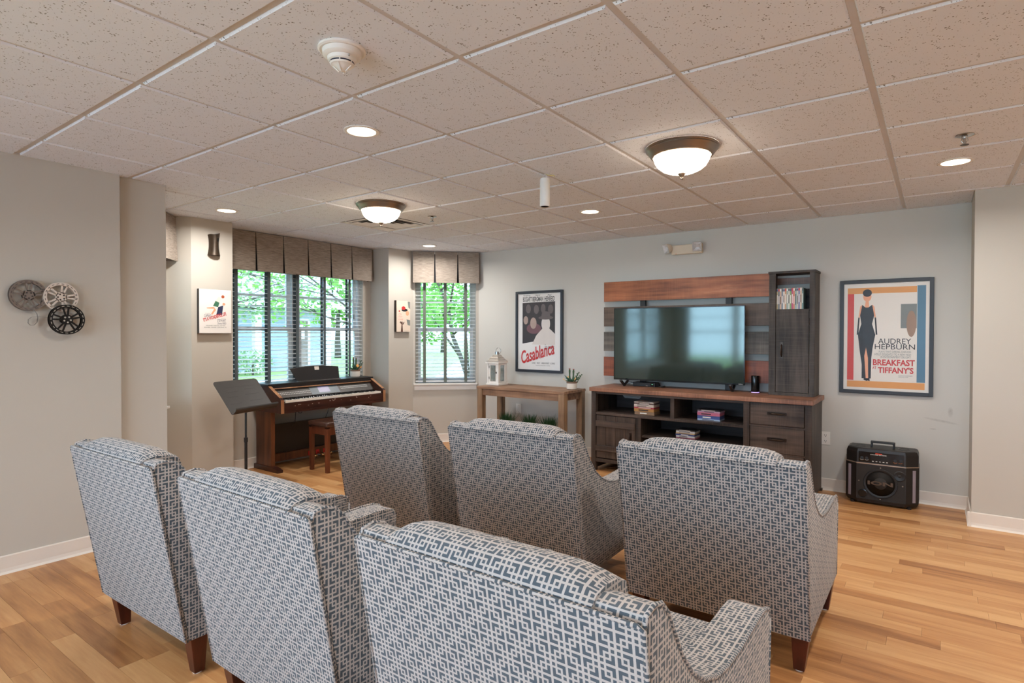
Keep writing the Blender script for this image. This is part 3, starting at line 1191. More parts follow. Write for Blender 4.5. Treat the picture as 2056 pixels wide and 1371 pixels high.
for k, (c, nm) in enumerate(DV):
    h = 0.186 + rng.uniform(-0.003, 0.003)
    wd = 0.0132
    tt = thing('disc_case', '%s spine disc case, %s from the left in the tower row' % (nm, ORD[k]), 'disc case', (x + wd / 2, TY + 0.09, 1.612), 'disc cases standing in the tower')
    box('case', x, x + wd, TY + 0.024, TY + 0.155, 1.612, 1.612 + h, mat('case_%d' % k, c, 0.35, var=0.1, vscale=40), tt, 0.0008)
    box('title_band', x + 0.004, x + wd - 0.004, TY + 0.0235, TY + 0.0243, 1.612 + h * rng.uniform(0.2, 0.35), 1.612 + h * rng.uniform(0.6, 0.75), M_TXT if sum(c) < 480 else M_TXTD, tt)
    box('top_mark', x + 0.001, x + wd - 0.001, TY + 0.0235, TY + 0.0243, 1.612 + h * 0.86, 1.612 + h * 0.97, mat('mark_%d' % (k % 4), ((60, 60, 110), (190, 60, 50), (230, 226, 220), (70, 76, 80))[k % 4], 0.4), tt)
    x += wd + 0.0005


def case_stack(items, cx, cy, z, w, dpt, what):
    for k, (c, nm, th) in enumerate(items):
        jx, jy = rng.uniform(-0.004, 0.004), rng.uniform(-0.005, 0.005)
        o = thing('disc_case', '%s disc case, %s' % (nm, what[k]), 'disc case', (cx + jx, cy + jy, z), 'disc cases stacked on the console shelves')
        x0, x1, y0, y1 = cx + jx - w / 2, cx + jx + w / 2, cy + jy - dpt / 2, cy + jy + dpt / 2
        box('case', x0, x1, y0, y1, z, z + th - 0.0006, mat('case_' + nm.replace(' ', '_'), c, 0.3, var=0.12, vscale=30), o, 0.001)
        lt = sum(c) > 420
        box('title_band', x0 + w * rng.uniform(0.15, 0.3), x0 + w * rng.uniform(0.6, 0.85), y0 - 0.0006, y0 + 0.0004, z + th * 0.3, z + th * 0.65, M_TXTD if lt else M_TXT, o)
        z += th


case_stack([((150, 120, 96), 'thick multicoloured', 0.030), ((204, 150, 90), 'amber print', 0.030), ((190, 70, 90), 'red', 0.014), ((226, 210, 196), 'cream', 0.014), ((236, 228, 220), 'white', 0.014), ((110, 90, 86), 'brown edged', 0.014), ((214, 204, 196), 'clear topped', 0.012)],
           -2.32, 5.46, 0.5975, 0.205, 0.15, ['at the bottom of the upper left shelf stack', 'second in the upper left shelf stack', 'third in the upper left shelf stack', 'fourth in the upper left shelf stack', 'fifth in the upper left shelf stack', 'sixth in the upper left shelf stack', 'on top of the upper left shelf stack'])
case_stack([((160, 180, 206), 'pale blue', 0.014), ((72, 92, 150), 'royal blue', 0.030), ((214, 120, 150), 'pink', 0.028), ((196, 160, 190), 'lilac', 0.014), ((56, 54, 60), 'charcoal', 0.012)],
           -1.69, 5.46, 0.5975, 0.205, 0.15, ['at the bottom of the upper right shelf stack', 'second in the upper right shelf stack', 'with a heart mark in the upper right shelf stack', 'below the top of the upper right shelf stack', 'on top of the upper right shelf stack'])
case_stack([((196, 120, 140), 'rose', 0.013), ((226, 224, 226), 'plain white', 0.016), ((70, 90, 150), 'navy edged', 0.014), ((206, 180, 140), 'sand', 0.012), ((214, 216, 220), 'silver', 0.016), ((60, 60, 64), 'black topped', 0.012)],
           -1.91, 5.47, 0.405, 0.18, 0.15, ['at the bottom of the lower shelf stack', 'second in the lower shelf stack', 'third in the lower shelf stack', 'fourth in the lower shelf stack', 'fifth in the lower shelf stack', 'on top of the lower shelf stack'])

# ------------------------------------------------------------------ plank panel behind the television
M_PL1 = wood('plank_russet', (106, 56, 32), (176, 106, 68), 0, 0.4, 1.2, saw=0.35, worn=(214, 150, 106))
M_PL2 = wood('plank_umber', (58, 46, 38), (104, 84, 70), 0, 0.5, 1.2, saw=0.6)
M_PL3 = wood('plank_grey', (64, 58, 52), (112, 102, 92), 0, 0.5, 1.2, saw=0.6)
M_PL4 = wood('plank_chestnut', (92, 46, 28), (150, 80, 50), 0, 0.4, 1.2, saw=0.5)
t = thing('plank_panel', 'open panel of four wide planks on two posts behind the television', 'panel', (-2.1, 5.79, 0.848))
for (z0, z1, m) in ((1.741, 1.951, M_PL1), (1.471, 1.680, M_PL2), (1.204, 1.413, M_PL3), (0.934, 1.141, M_PL4)):
    box('plank', -2.950, -1.236, 5.76, 5.782, z0, z1, m, t, 0.002)
for x in (-2.51, -1.63):
    box('post', x - 0.028, x + 0.028, 5.783, 5.82, 0.848, 1.92, M_BLACK, t, 0.002)

# ------------------------------------------------------------------ television
m, nt, b = newmat('tv_screen')
b.inputs['Base Color'].default_value = (0.012, 0.020, 0.016, 1)
b.inputs['Roughness'].default_value = 0.07
b.inputs['Specular IOR Level'].default_value = 0.8
b.inputs['IOR'].default_value = 1.6
b.inputs['Specular Tint'].default_value = (0.86, 1.0, 0.93, 1)
nz = noise(nt, coords(nt), 3.0, 2)
nt.links.new(mixc(nt, nz, (0.010, 0.016, 0.013, 1), (0.016, 0.026, 0.02, 1)), b.inputs['Base Color'])
M_SCREEN = m
t = thing('television', 'large flat black television on the media console', 'television', (-2.095, 5.64, 0.848))
TX0, TX1, TZ0, TZ1, TVY = -2.742, -1.446, 0.914, 1.657, 5.62
box('screen', TX0 + 0.008, TX1 - 0.008, TVY + 0.002, TVY + 0.012, TZ0 + 0.016, TZ1 - 0.008, M_SCREEN, t)
mb = MB()
for a in ((TX0, TX0 + 0.008, TZ0, TZ1), (TX1 - 0.008, TX1, TZ0, TZ1), (TX0, TX1, TZ1 - 0.008, TZ1), (TX0, TX1, TZ0, TZ0 + 0.016)):
    mb.box(a[0], a[1], TVY, TVY + 0.03, a[2], a[3])
obj('bezel', mb, M_BLACKGLOSS, t)
box('rear_housing', TX0 + 0.12, TX1 - 0.12, TVY + 0.03, TVY + 0.075, TZ0 + 0.05, TZ0 + 0.42, M_BLACK, t, 0.01)
box('rear_cover', TX0 + 0.004, TX1 - 0.004, TVY + 0.012, TVY + 0.032, TZ0 + 0.004, TZ1 - 0.004, M_BLACK, t)
for x, sg in ((TX0 + 0.11, -1), (TX1 - 0.11, 1)):
    mb = MB()
    for ty in (-0.10, 0.12):
        mb.obox((x + sg * 0.0 + 0.0, TVY + 0.02 + ty / 2, 0.886), (0.011, 0, 0), (0, abs(ty) / 2 + 0.006, math.copysign(-0.030, ty)), (0, 0.004, 0.0075))
    obj('foot', mb, M_BLACK, t)
text('VIZIO', mat('logo_silver', (206, 206, 206), 0.4), t, (TX1 - 0.055, TVY - 0.0006, TZ0 + 0.005), (1, 0, 0), (0, 0, 1), 0.04, 0.008, name='maker_mark')
for o in [t]:
    o.rotation_euler = (0, 0, math.radians(3.5))
# streaming box under the television
t = thing('set_top_box', 'small black set top box below the television', 'set top box', (-2.45, 5.70, 0.848))
box('case', -2.555, -2.315, 5.645, 5.76, 0.850, 0.892, M_BLACK, t, 0.004)
box('front_panel', -2.36, -2.325, 5.6444, 5.646, 0.858, 0.886, M_BLACKGLOSS, t)
for x in (-2.348, -2.34):
    box('indicator', x, x + 0.004, 5.6436, 5.645, 0.874, 0.878, emissive('indicator_green', (0.1, 1.0, 0.4), 1.0), t)
for x in (-2.54, -2.33):
    box('foot_pad', x - 0.01, x + 0.01, 5.65, 5.75, 0.848, 0.850, M_BLACK, t)
text('Roku', M_TXT, t, (-2.41, 5.6442, 0.858), (1, 0, 0), (0, 0, 1), 0.022, 0.007, name='maker_mark')
mb = MB()
pts = [(-2.30 + 0.10 * k / 24 + 0.06 * math.sin(k * 0.26), 5.66 + 0.045 * math.sin(k * 0.5), 0.852 + 0.012 * math.sin(k * 0.35) ** 2) for k in range(25)]
mb.tube(pts, 0.0025, 6)
pts = [(-2.58 + 0.10 * math.cos(k * 0.4) * 0.6, 5.72 + 0.02 * math.sin(k * 0.7), 0.86 + 0.028 * abs(math.sin(k * 0.5))) for k in range(14)]
mb.tube(pts, 0.0025, 6)
tag(obj('cable', mb, M_BLACK, smooth=True), 'thin black cable looped on the console below the television', 'cable')
# cylinder speaker / gateway
t = thing('network_gateway', 'small upright black gateway device between the television and the tower', 'gateway', (-1.365, 5.735, 0.848))
mb = MB()
pr = [(0.032 * math.cos(a) * (1.15 if abs(math.cos(a)) > 0.5 else 1), 0.046 * math.sin(a)) for a in [2 * PI * k / 24 for k in range(24)]]
mb.prism(pr, lambda p: (-1.368 + p[0], 5.735 + p[1], 0.853), lambda p: (-1.368 + p[0], 5.735 + p[1], 1.005))
obj('body', mb, M_BLACKGLOSS, t, smooth='auto', bevel=0.006)
mb = MB()
mb.prism(pr, lambda p: (-1.368 + p[0] * 0.9, 5.735 + p[1] * 0.9, 0.848), lambda p: (-1.368 + p[0] * 0.9, 5.735 + p[1] * 0.9, 0.853))
obj('light_ring', mb, emissive('gateway_glow', (0.45, 0.3, 1.0), 1.5), t)

# ------------------------------------------------------------------ wooden console table (right of the corner window)
M_RUS = wood('rustic_h', (92, 64, 46), (168, 130, 100), 0, 0.5, 1.0, saw=0.3, worn=(150, 92, 62))
M_RUSV = wood('rustic_v', (88, 66, 50), (164, 132, 100), 2, 0.5, 1.0, worn=(140, 84, 54))
TZ = 0.78
t = thing('console_table', 'rustic wooden console table under the poster with red script title', 'table', (-3.75, 5.52, 0))
box('top', -4.355, -3.165, 5.285, 5.745, TZ - 0.030, TZ, M_RUS, t, 0.003)
for x in (-4.315, -3.205):
    for yy in (5.325, 5.705):
        box('leg', x - 0.036, x + 0.036, yy - 0.036, yy + 0.036, 0, TZ - 0.030, M_RUSV, t, 0.002)
box('apron', -4.279, -3.241, 5.302, 5.322, TZ - 0.105, TZ - 0.030, M_RUS, t)
box('apron', -4.279, -3.241, 5.70, 5.72, TZ - 0.105, TZ - 0.030, M_RUS, t)
for x in (-4.315, -3.205):
    box('side_apron', x - 0.012, x + 0.012, 5.361, 5.669, TZ - 0.105, TZ - 0.030, M_RUS, t)

# lantern
M_LAN = mat('lantern_white', (236, 230, 222), 0.5, var=0.04)
lx, ly, lz, hw = -4.255, 5.545, TZ, 0.072
t = thing('lantern', 'white wooden candle lantern with metal ring handle on the console table', 'lantern', (lx, ly, lz))
box('base', lx - 0.095, lx + 0.095, ly - 0.095, ly + 0.095, lz, lz + 0.022, M_LAN, t, 0.004)
for sx in (-1, 1):
    for sy in (-1, 1):
        box('corner_post', lx + sx * hw - 0.011, lx + sx * hw + 0.011, ly + sy * hw - 0.011, ly + sy * hw + 0.011, lz + 0.022, lz + 0.258, M_LAN, t)
for nm, ax in (('door', (0, -1)), ('side_frame', (1, 0)), ('side_frame', (-1, 0)), ('rear_frame', (0, 1))):
    mb = MB()
    g = MB()
    n = Vector((ax[0], ax[1], 0))
    d = Vector((-ax[1], ax[0], 0))
    c0 = Vector((lx, ly, lz)) + n * hw
    fr = (c0, d, n)
    for (a, b2, z0, z1) in ((-0.060, -0.040, 0.024, 0.256), (0.040, 0.060, 0.024, 0.256), (-0.040, 0.040, 0.024, 0.046), (-0.040, 0.040, 0.236, 0.256)):
        lbox(mb, fr, a, b2, -0.006, 0.008, z0, z1)
    f = obj(nm, mb, M_LAN, t)
    lbox(g, fr, -0.040, 0.040, -0.001, 0.001, 0.046, 0.236)
    obj('pane', g, M_GLASS, f)
    if nm == 'door':
        lm = MB()
        lbox(lm, fr, 0.046, 0.060, 0.008, 0.018, 0.140, 0.160)
        obj('latch', lm, M_NICKEL, f)
        for z in (0.07, 0.20):
            hm = MB()
            lbox(hm, fr, -0.063, -0.052, 0.008, 0.011, z, z + 0.03)
            obj('hinge', hm, M_NICKEL, f)
box('eave', lx - 0.100, lx + 0.100, ly - 0.100, ly + 0.100, lz + 0.258, lz + 0.270, M_LAN, t, 0.003)
M_ROOF = mat('lantern_pearl_metal', (206, 196, 184), 0.25, 0.6, var=0.05)
prof = [(0.094, 0.270), (0.086, 0.290), (0.068, 0.305), (0.060, 0.322), (0.046, 0.335), (0.040, 0.350), (0.026, 0.362)]
mb = MB()
vs, fs = [], []
for r, h in prof:
    vs += [(lx + i * r, ly + j * r, lz + h) for (i, j) in ((-1, -1), (1, -1), (1, 1), (-1, 1))]
for k in range(len(prof) - 1):
    for q in range(4):
        fs.append((k * 4 + q, k * 4 + (q + 1) % 4, k * 4 + 4 + (q + 1) % 4, k * 4 + 4 + q))
fs += [(3, 2, 1, 0), tuple(range(len(vs) - 4, len(vs)))]
mb.add(vs, fs)
obj('roof', mb, M_ROOF, t)
mb = MB().lathe([(0.024, 0.362), (0.024, 0.395), (0.0, 0.398)], (lx, ly, lz), 16)
obj('chimney', mb, M_CHROME, t, smooth='auto')
mb = MB().tube([(lx + 0.02 + 0.036 * math.cos(2 * PI * k / 24), ly, lz + 0.405 + 0.036 * math.sin(2 * PI * k / 24)) for k in range(24)], 0.0035, 6, closed=True)
obj('ring_handle', mb, M_CHROME, t, smooth=True)

# cactus planters
M_CAC = mat('cactus_green', (64, 92, 62), 0.6, var=0.25, vscale=60)
M_SUC = mat('succulent_green', (56, 98, 80), 0.5, var=0.25, vscale=50)
M_TIP = mat('cactus_tip', (150, 96, 88), 0.6, var=0.2)
M_FLO = mat('flower_orange', (240, 170, 92), 0.6, var=0.12, vscale=60)
M_FLOY = mat('flower_cream', (232, 196, 130), 0.6, var=0.12, vscale=60)
M_POTW = mat('pot_cream', (226, 218, 206), 0.5, var=0.03)
M_POTR = mat('pot_rim_brown', (122, 98, 80), 0.6, var=0.1)
M_SOIL = mat('soil', (52, 40, 32), 0.9, var=0.2)


def stalk(mb, pts, r, ribs=7):
    """ribbed cactus arm"""
    n = ribs * 2
    o = len(mb.v)
    mb.tube(pts, r, n)
    path = [Vector(p) for p in pts]
    for i in range(len(pts)):
        for k in range(n):
            v = Vector(mb.v[o + i * n + k])
            mb.v[o + i * n + k] = tuple(path[i] + (v - path[i]) * (1.0 if k % 2 else 0.78))


def cactus_pot(x, y, z, label, flower, mirror):
    t = thing('cactus_planter', label, 'potted cactus', (x, y, z))
    P = lambda a, b, c: (x + a * mirror[0] + b * mirror[2], y + a * mirror[1] + b * mirror[3], z + c)
    mb = MB().lathe([(0.040, 0.0), (0.054, 0.006), (0.057, 0.03), (0.057, 0.072), (0.053, 0.072), (0.053, 0.066)], (x, y, z), 28)
    obj('pot', mb, M_POTW, t, smooth='auto')
    mb = MB().lathe([(0.0572, 0.068), (0.0575, 0.070), (0.0575, 0.086), (0.051, 0.087), (0.051, 0.078)], (x, y, z), 28, cap=False)
    obj('pot_rim', mb, M_POTR, t, smooth='auto')
    mb = MB().lathe([(0.0, 0.081), (0.0525, 0.079)], (x, y, z), 20)
    obj('soil', mb, M_SOIL, t)
    tall = [(-0.022, 0.0, 0.075, -0.024, 0.22, 0.012), (0.012, 0.008, 0.075, 0.016, 0.215, 0.0125)]
    for (a, b, z0, a1, z1, r) in tall:
        mb = MB()
        pts = [P(a + (a1 - a) * k / 8, b, z0 + (z1 - z0) * k / 8) for k in range(9)]
        stalk(mb, pts, [r * (0.85 + 0.15 * math.sin(k)) if k < 8 else r * 0.55 for k in range(9)])
        s = obj('cactus_stalk', mb, M_CAC, t)
        mb = MB().ball(P(a1, b, z1 + 0.004), 0.011, 10, 6, (1, 1, 0.7))
        obj('tip', mb, M_TIP, s, smooth=True)
    for (a, b, a1, b1, h, r) in ((0.03, 0.0, 0.075, 0.0, 0.165, 0.009), (0.06, 0.005, 0.10, 0.01, 0.13, 0.006)):
        mb = MB()
        pts = [P(a + (a1 - a) * (k / 8) ** 1.3, b + (b1 - b) * k / 8, 0.075 + h * k / 8 * 0.65) for k in range(9)]
        stalk(mb, pts, [r * (1 - 0.05 * k) for k in range(9)], 4)
        for k in range(3, 9):
            c = Vector(pts[k])
            mb.ball(c + Vector((0.008 * (-1) ** k, 0.0, 0.004)), 0.007, 6, 4, (1, 0.5, 1.2))
        obj('branching_stem', mb, M_CAC, t)
    for k in range(11):
        a = 2 * PI * k / 11
        rr = 0.032 + 0.01 * (k % 3)
        tip = P(rr * 1.75 * math.cos(a), rr * 1.75 * math.sin(a), 0.105 + 0.018 * (k % 4))
        mid = P(rr * 1.0 * math.cos(a), rr * 1.0 * math.sin(a), 0.098 + 0.008 * (k % 4))
        bs = P(rr * 0.4 * math.cos(a), rr * 0.4 * math.sin(a), 0.078)
        mb = MB().tube([bs, mid, tip], [0.006, 0.0085, 0.0015], 6)
        obj('leaf', mb, M_SUC, t, smooth=True)
    fl = [(0.012, -0.03, 0.130, 0.020), (0.055, -0.02, 0.118, 0.017)] if flower is M_FLO else [(-0.03, -0.02, 0.135, 0.012), (0.05, -0.02, 0.12, 0.014), (-0.085, -0.01, 0.11, 0.010)]
    for (a, b, h, r) in fl:
        mb = MB()
        for q in range(3):
            for k in range(6):
                an = 2 * PI * k / 6 + q * 0.5
                rad = r * (1 - 0.28 * q)
                mb.ball(P(a + rad * 0.55 * math.cos(an), b + rad * 0.35 * math.sin(an), h + rad * 0.5 * math.sin(an + q) + q * 0.003), rad * 0.42, 7, 5)
        mb.tube([P(a * 0.6, b * 0.6, 0.085), P(a, b, h - r * 0.5)], 0.0025, 5)
        obj('flower', mb, flower, t, smooth=True)


cactus_pot(-3.245, 5.575, TZ, 'cream pot of cactus with pale yellow flowers on the wooden console table', M_FLOY, (1, 0.2, 0.1, 1))
# grass tufts on the floor under the table
M_GRS = leaf_mat('tuft_grass', (38, 82, 52), (86, 130, 84))
for k, (gx, gy) in enumerate(((-4.16, 5.62), (-3.83, 5.62), (-3.55, 5.60))):
    t = thing('grass_planter', '%s faux grass planter on the floor under the console table' % ('leftmost', 'middle', 'rightmost')[k], 'grass planter', (gx, gy, 0), 'faux grass planters under the console table')
    mb = MB().lathe([(0.055, 0.0), (0.075, 0.22), (0.068, 0.22), (0.066, 0.205), (0.0, 0.205)], (gx, gy, 0), 20)
    obj('pot', mb, M_POTW, t, smooth='auto')
    mb = MB()
    for q in range(320):
        a, r = rng.uniform(0, 2 * PI), 0.062 * math.sqrt(rng.random())
        bx, by = gx + r * math.cos(a), gy + r * math.sin(a)
        ln = rng.uniform(0.18, 0.27)
        le = rng.uniform(0.0, 0.10) * (0.3 + r / 0.06)
        tx, ty = bx + le * math.cos(a), by + le * math.sin(a)
        pd = Vector((-math.sin(a), math.cos(a), 0)) * 0.003
        b0, m0 = Vector((bx, by, 0.205)), Vector(((bx * 2 + tx) / 3, (by * 2 + ty) / 3, 0.205 + ln * 0.6))
        tp = Vector((tx, ty, 0.205 + ln))
        mb.add([b0 - pd, b0 + pd, m0 + pd, m0 - pd, tp], [(0, 1, 2, 3), (3, 2, 4)])
    obj('grass_blades', mb, M_GRS, t, kind='stuff')

# ------------------------------------------------------------------ framed posters and canvases
M_PAPER = mat('poster_paper', (232, 224, 214), 0.5, var=0.03, vscale=4)
M_PAPERW = mat('poster_paper_white', (236, 232, 228), 0.5, var=0.02, vscale=4)
M_INK = mat('ink_black', (34, 34, 38), 0.5)
M_REDI = mat('ink_red', (200, 48, 48), 0.5)
M_PGLASS = glass_thin('poster_glass', (1, 1, 1), 0.015, 0.35)


def framed(name, label, x0, x1, z0, z1, fw, m_frame, m_paper, wall_y=5.87):
    t = thing(name, label, 'poster', ((x0 + x1) / 2, wall_y, z0))
    f, b = wall_y - 0.028, wall_y - 0.001
    mb = MB()
    for a in ((x0, x0 + fw, z0, z1), (x1 - fw, x1, z0, z1), (x0 + fw, x1 - fw, z0, z0 + fw), (x0 + fw, x1 - fw, z1 - fw, z1)):
        mb.box(a[0], a[1], f, b, a[2], a[3])
    obj('frame', mb, m_frame, t, bevel=0.002)
    p = box('print', x0 + fw - 0.004, x1 - fw + 0.004, wall_y - 0.014, wall_y - 0.004, z0 + fw - 0.004, z1 - fw + 0.004, m_paper, t)
    box('glazing', x0 + fw - 0.003, x1 - fw + 0.003, wall_y - 0.019, wall_y - 0.018, z0 + fw - 0.003, z1 - fw + 0.003, M_PGLASS, t)
    return t, p


UX, UZ = (1, 0, 0), (0, 0, 1)
PY = 5.87 - 0.0144
t, p = framed('framed_poster', 'black framed movie poster with large red script title above the console table', -4.199, -3.526, 0.928, 1.904, 0.030, mat('frame_blue_black', (44, 48, 56), 0.35, var=0.08), M_PAPERW)
x0, z0, Wd, Hd = -4.169, 0.958, 0.613, 0.916
q = lambda u, v: (u * Wd, v * Hd)
O1 = lambda dy=0.0: (x0, PY - dy, z0)
M_PD = mat('print_dark_umber', (52, 44, 46), 0.5, var=0.15, vscale=8)
M_PG = mat('print_grey_umber', (104, 92, 90), 0.5, var=0.2, vscale=10)
M_PS = mat('print_sepia', (176, 152, 140), 0.5, var=0.15, vscale=12)
M_PC = mat('print_cream', (222, 212, 204), 0.5, var=0.06, vscale=10)
M_PP = mat('print_plum', (116, 78, 84), 0.5, var=0.15, vscale=10)
flat('picture_field', [q(*a) for a in ((0.11, 0.34), (0.87, 0.42), (0.87, 0.89), (0.11, 0.88), (0.11, 0.30))], O1(0.0003), UX, UZ, M_PD, p)
# plain stand-in for the portraits: overlapping soft ovals and shoulders
for (u, v, rx, ry, m, dd) in ((0.25, 0.80, 0.06, 0.06, M_PG, .0005), (0.44, 0.79, 0.06, 0.06, M_PG, .0005), (0.60, 0.80, 0.055, 0.06, M_PG, .0005), (0.77, 0.79, 0.06, 0.06, M_PG, .0005),
                              (0.19, 0.65, 0.055, 0.055, M_PS, .0006), (0.38, 0.54, 0.17, 0.07, M_PP, .0006), (0.37, 0.61, 0.075, 0.075, M_PS, .0008),
                              (0.66, 0.60, 0.10, 0.10, M_PC, .0010), (0.66, 0.68, 0.17, 0.025, M_PG, .0012), (0.66, 0.71, 0.10, 0.055, M_PG, .0013)):
    flat('figure_shape', [q(*a) for a in ell(u, v, rx, ry)], O1(dd), UX, UZ, m, p)
flat('figure_shape', [q(*a) for a in ((.34, .33), (.44, .45), (.55, .52), (.60, .55), (.72, .55), (.78, .52), (.87, .47), (.87, .33))], O1(.0007), UX, UZ, M_PC, p)
for s_, u0, u1 in (('BOGART', .12, .33), ('BERGMAN', .35, .60), ('HENREID', .63, .86)):
    text(s_, M_INK, p, (x0 + u0 * Wd, PY - 0.0003, z0 + 0.895 * Hd), UX, UZ, (u1 - u0) * Wd, 0.062 * Hd, 0.02)
for s_, u0, u1 in (('Humphrey', .13, .30), ('Ingrid', .42, .53), ('Paul', .70, .79)):
    text(s_, M_INK, p, (x0 + u0 * Wd, PY - 0.0003, z0 + 0.962 * Hd), UX, UZ, (u1 - u0) * Wd, 0.024 * Hd, 0.0, 0.3)
text('Casablanca', M_REDI, p, (x0 + 0.11 * Wd, PY - 0.0022, z0 + 0.07 * Hd), UX, UZ, 0.80 * Wd, 0.17 * Hd, 0.02, 0.45, rot=0.27)
text('A\nHAL B. WALLIS\nPRODUCTION', M_INK, p, (x0 + 0.64 * Wd, PY - 0.0024, z0 + 0.275 * Hd), UX, UZ, 0.22 * Wd, 0.065 * Hd)
for s_, u0, u1 in (('RAINS', .34, .42), ('VEIDT', .45, .53), ('GREENSTREET', .56, .74), ('LORRE', .77, .87)):
    text(s_, M_INK, p, (x0 + u0 * Wd, PY - 0.0003, z0 + 0.078 * Hd), UX, UZ, (u1 - u0) * Wd, 0.02 * Hd)
text('Directed by MICHAEL CURTIZ', M_INK, p, (x0 + 0.43 * Wd, PY - 0.0003, z0 + 0.05 * Hd), UX, UZ, 0.33 * Wd, 0.012 * Hd)

t, p = framed('framed_poster', 'black framed movie poster with blue, red and orange border bands at right', -0.694, -0.024, 0.882, 1.857, 0.030, mat('frame_black', (34, 30, 30), 0.4, var=0.08), M_PAPER)
x0, z0, Wd, Hd = -0.664, 0.912, 0.61, 0.915
O1 = lambda dy=0.0: (x0, PY - dy, z0)
M_OR = mat('print_orange', (226, 156, 84), 0.5, var=0.08, vscale=6)
M_BL = mat('print_blue', (82, 124, 150), 0.5, var=0.10, vscale=6)
M_RD = mat('print_red', (212, 66, 58), 0.5, var=0.08, vscale=5)
M_IV = mat('print_ivory', (236, 228, 214), 0.5, var=0.02)
M_SK = mat('print_skin', (236, 166, 128), 0.5, var=0.05)
M_GN = mat('print_grey', (124, 128, 124), 0.5, var=0.1)
R_ = lambda a, b, c, d: [q(a, c), q(b, c), q(b, d), q(a, d)]
q = lambda u, v: (u * Wd, v * Hd)
flat('border_band', R_(.045, .955, .025, .085), O1(.0003), UX, UZ, M_OR, p)
flat('border_band', R_(.045, .86, .905, .96), O1(.0003), UX, UZ, M_OR, p)
flat('border_band', R_(.045, .125, .09, .905), O1(.0004), UX, UZ, M_RD, p)
flat('border_band', R_(.865, .96, .09, .965), O1(.0004), UX, UZ, M_BL, p)
# plain stand-in figure: dark gown with generic head and arms at the sides
gown = [(.225, .80), (.20, .70), (.215, .62), (.175, .52), (.20, .36), (.225, .24), (.225, .11), (.335, .11), (.34, .30), (.355, .40), (.385, .52), (.345, .62), (.37, .70), (.345, .80), (.30, .775), (.265, .775)]
flat('figure_shape', [q(*a) for a in gown], O1(.0006), UX, UZ, M_INK, p)
flat('figure_shape', [q(*a) for a in ((.255, .775), (.31, .775), (.30, .855), (.27, .855))], O1(.0005), UX, UZ, M_SK, p)
flat('figure_shape', [q(*a) for a in ell(.285, .875, .05, .045)], O1(.0007), UX, UZ, M_SK, p)
flat('figure_shape', [q(*a) for a in ell(.285, .91, .055, .035)], O1(.0008), UX, UZ, M_INK, p)
for sg in (-1, 1):
    flat('figure_shape', [q(.285 + sg * a, b) for a, b in ((.06, .80), (.085, .785), (.105, .68), (.09, .68))], O1(.0009), UX, UZ, M_SK, p)
    flat('figure_shape', [q(.285 + sg * a, b) for a, b in ((.09, .68), (.107, .68), (.125, .52), (.105, .52))], O1(.0009), UX, UZ, M_INK, p)
flat('figure_shape', [q(*a) for a in ((.255, .32), (.275, .40), (.30, .30), (.305, .11), (.275, .11))], O1(.0009), UX, UZ, M_SK, p)
for a in (.27, .30):
    flat('figure_shape', [q(a - .02, .095), q(a + .025, .085), q(a + .02, .112), q(a - .02, .112)], O1(.0010), UX, UZ, M_INK, p)
flat('figure_shape', R_(.68, .86, .58, .80), O1(.0003), UX, UZ, M_GN, p)
flat('figure_shape', [q(*a) for a in ell(.80, .62, .055, .12)], O1(.0005), UX, UZ, mat('print_tan', (158, 126, 104), 0.5, var=0.15, vscale=20), p)
for s_, u0, u1, v0, v1, m, bd in (('AUDREY', .42, .80, .435, .485, M_INK, 0.0), ('HEPBURN', .38, .845, .385, .433, M_INK, 0.0),
                                  ('PLAYS THAT DARING, DARLING', .43, .80, .352, .372, M_GN, 0), ('HOLLY GOLIGHTLY TO A NEW HIGH', .38, .80, .328, .348, M_GN, 0), ('IN ENTERTAINMENT DELIGHT!', .45, .80, .304, .324, M_GN, 0),
                                  ('BREAKFAST', .36, .845, .235, .292, M_REDI, .03), ('AT', .355, .40, .20, .225, M_REDI, .02), ("TIFFANY'S", .42, .83, .165, .222, M_REDI, .03),
                                  ('A JUROW-SHEPHERD\nPRODUCTION', .66, .82, .128, .15, M_GN, 0)):
    text(s_, m, p, (x0 + u0 * Wd, PY - 0.0012, z0 + v0 * Hd), UX, UZ, (u1 - u0) * Wd, (v1 - v0) * Hd, bd)


def canvas(name, label, y0, y1, z0, z1, m_face, m_edge):
    X0 = -5.40
    t = thing(name, label, 'wall art', (X0, (y0 + y1) / 2, z0))
    box('stretcher', X0 + 0.001, X0 + 0.038, y0, y1, z0, z1, m_edge, t, 0.002)
    p = box('printed_face', X0 + 0.038, X0 + 0.0395, y0 + 0.001, y1 - 0.001, z0 + 0.001, z1 - 0.001, m_face, t)
    return t, p, X0 + 0.0399


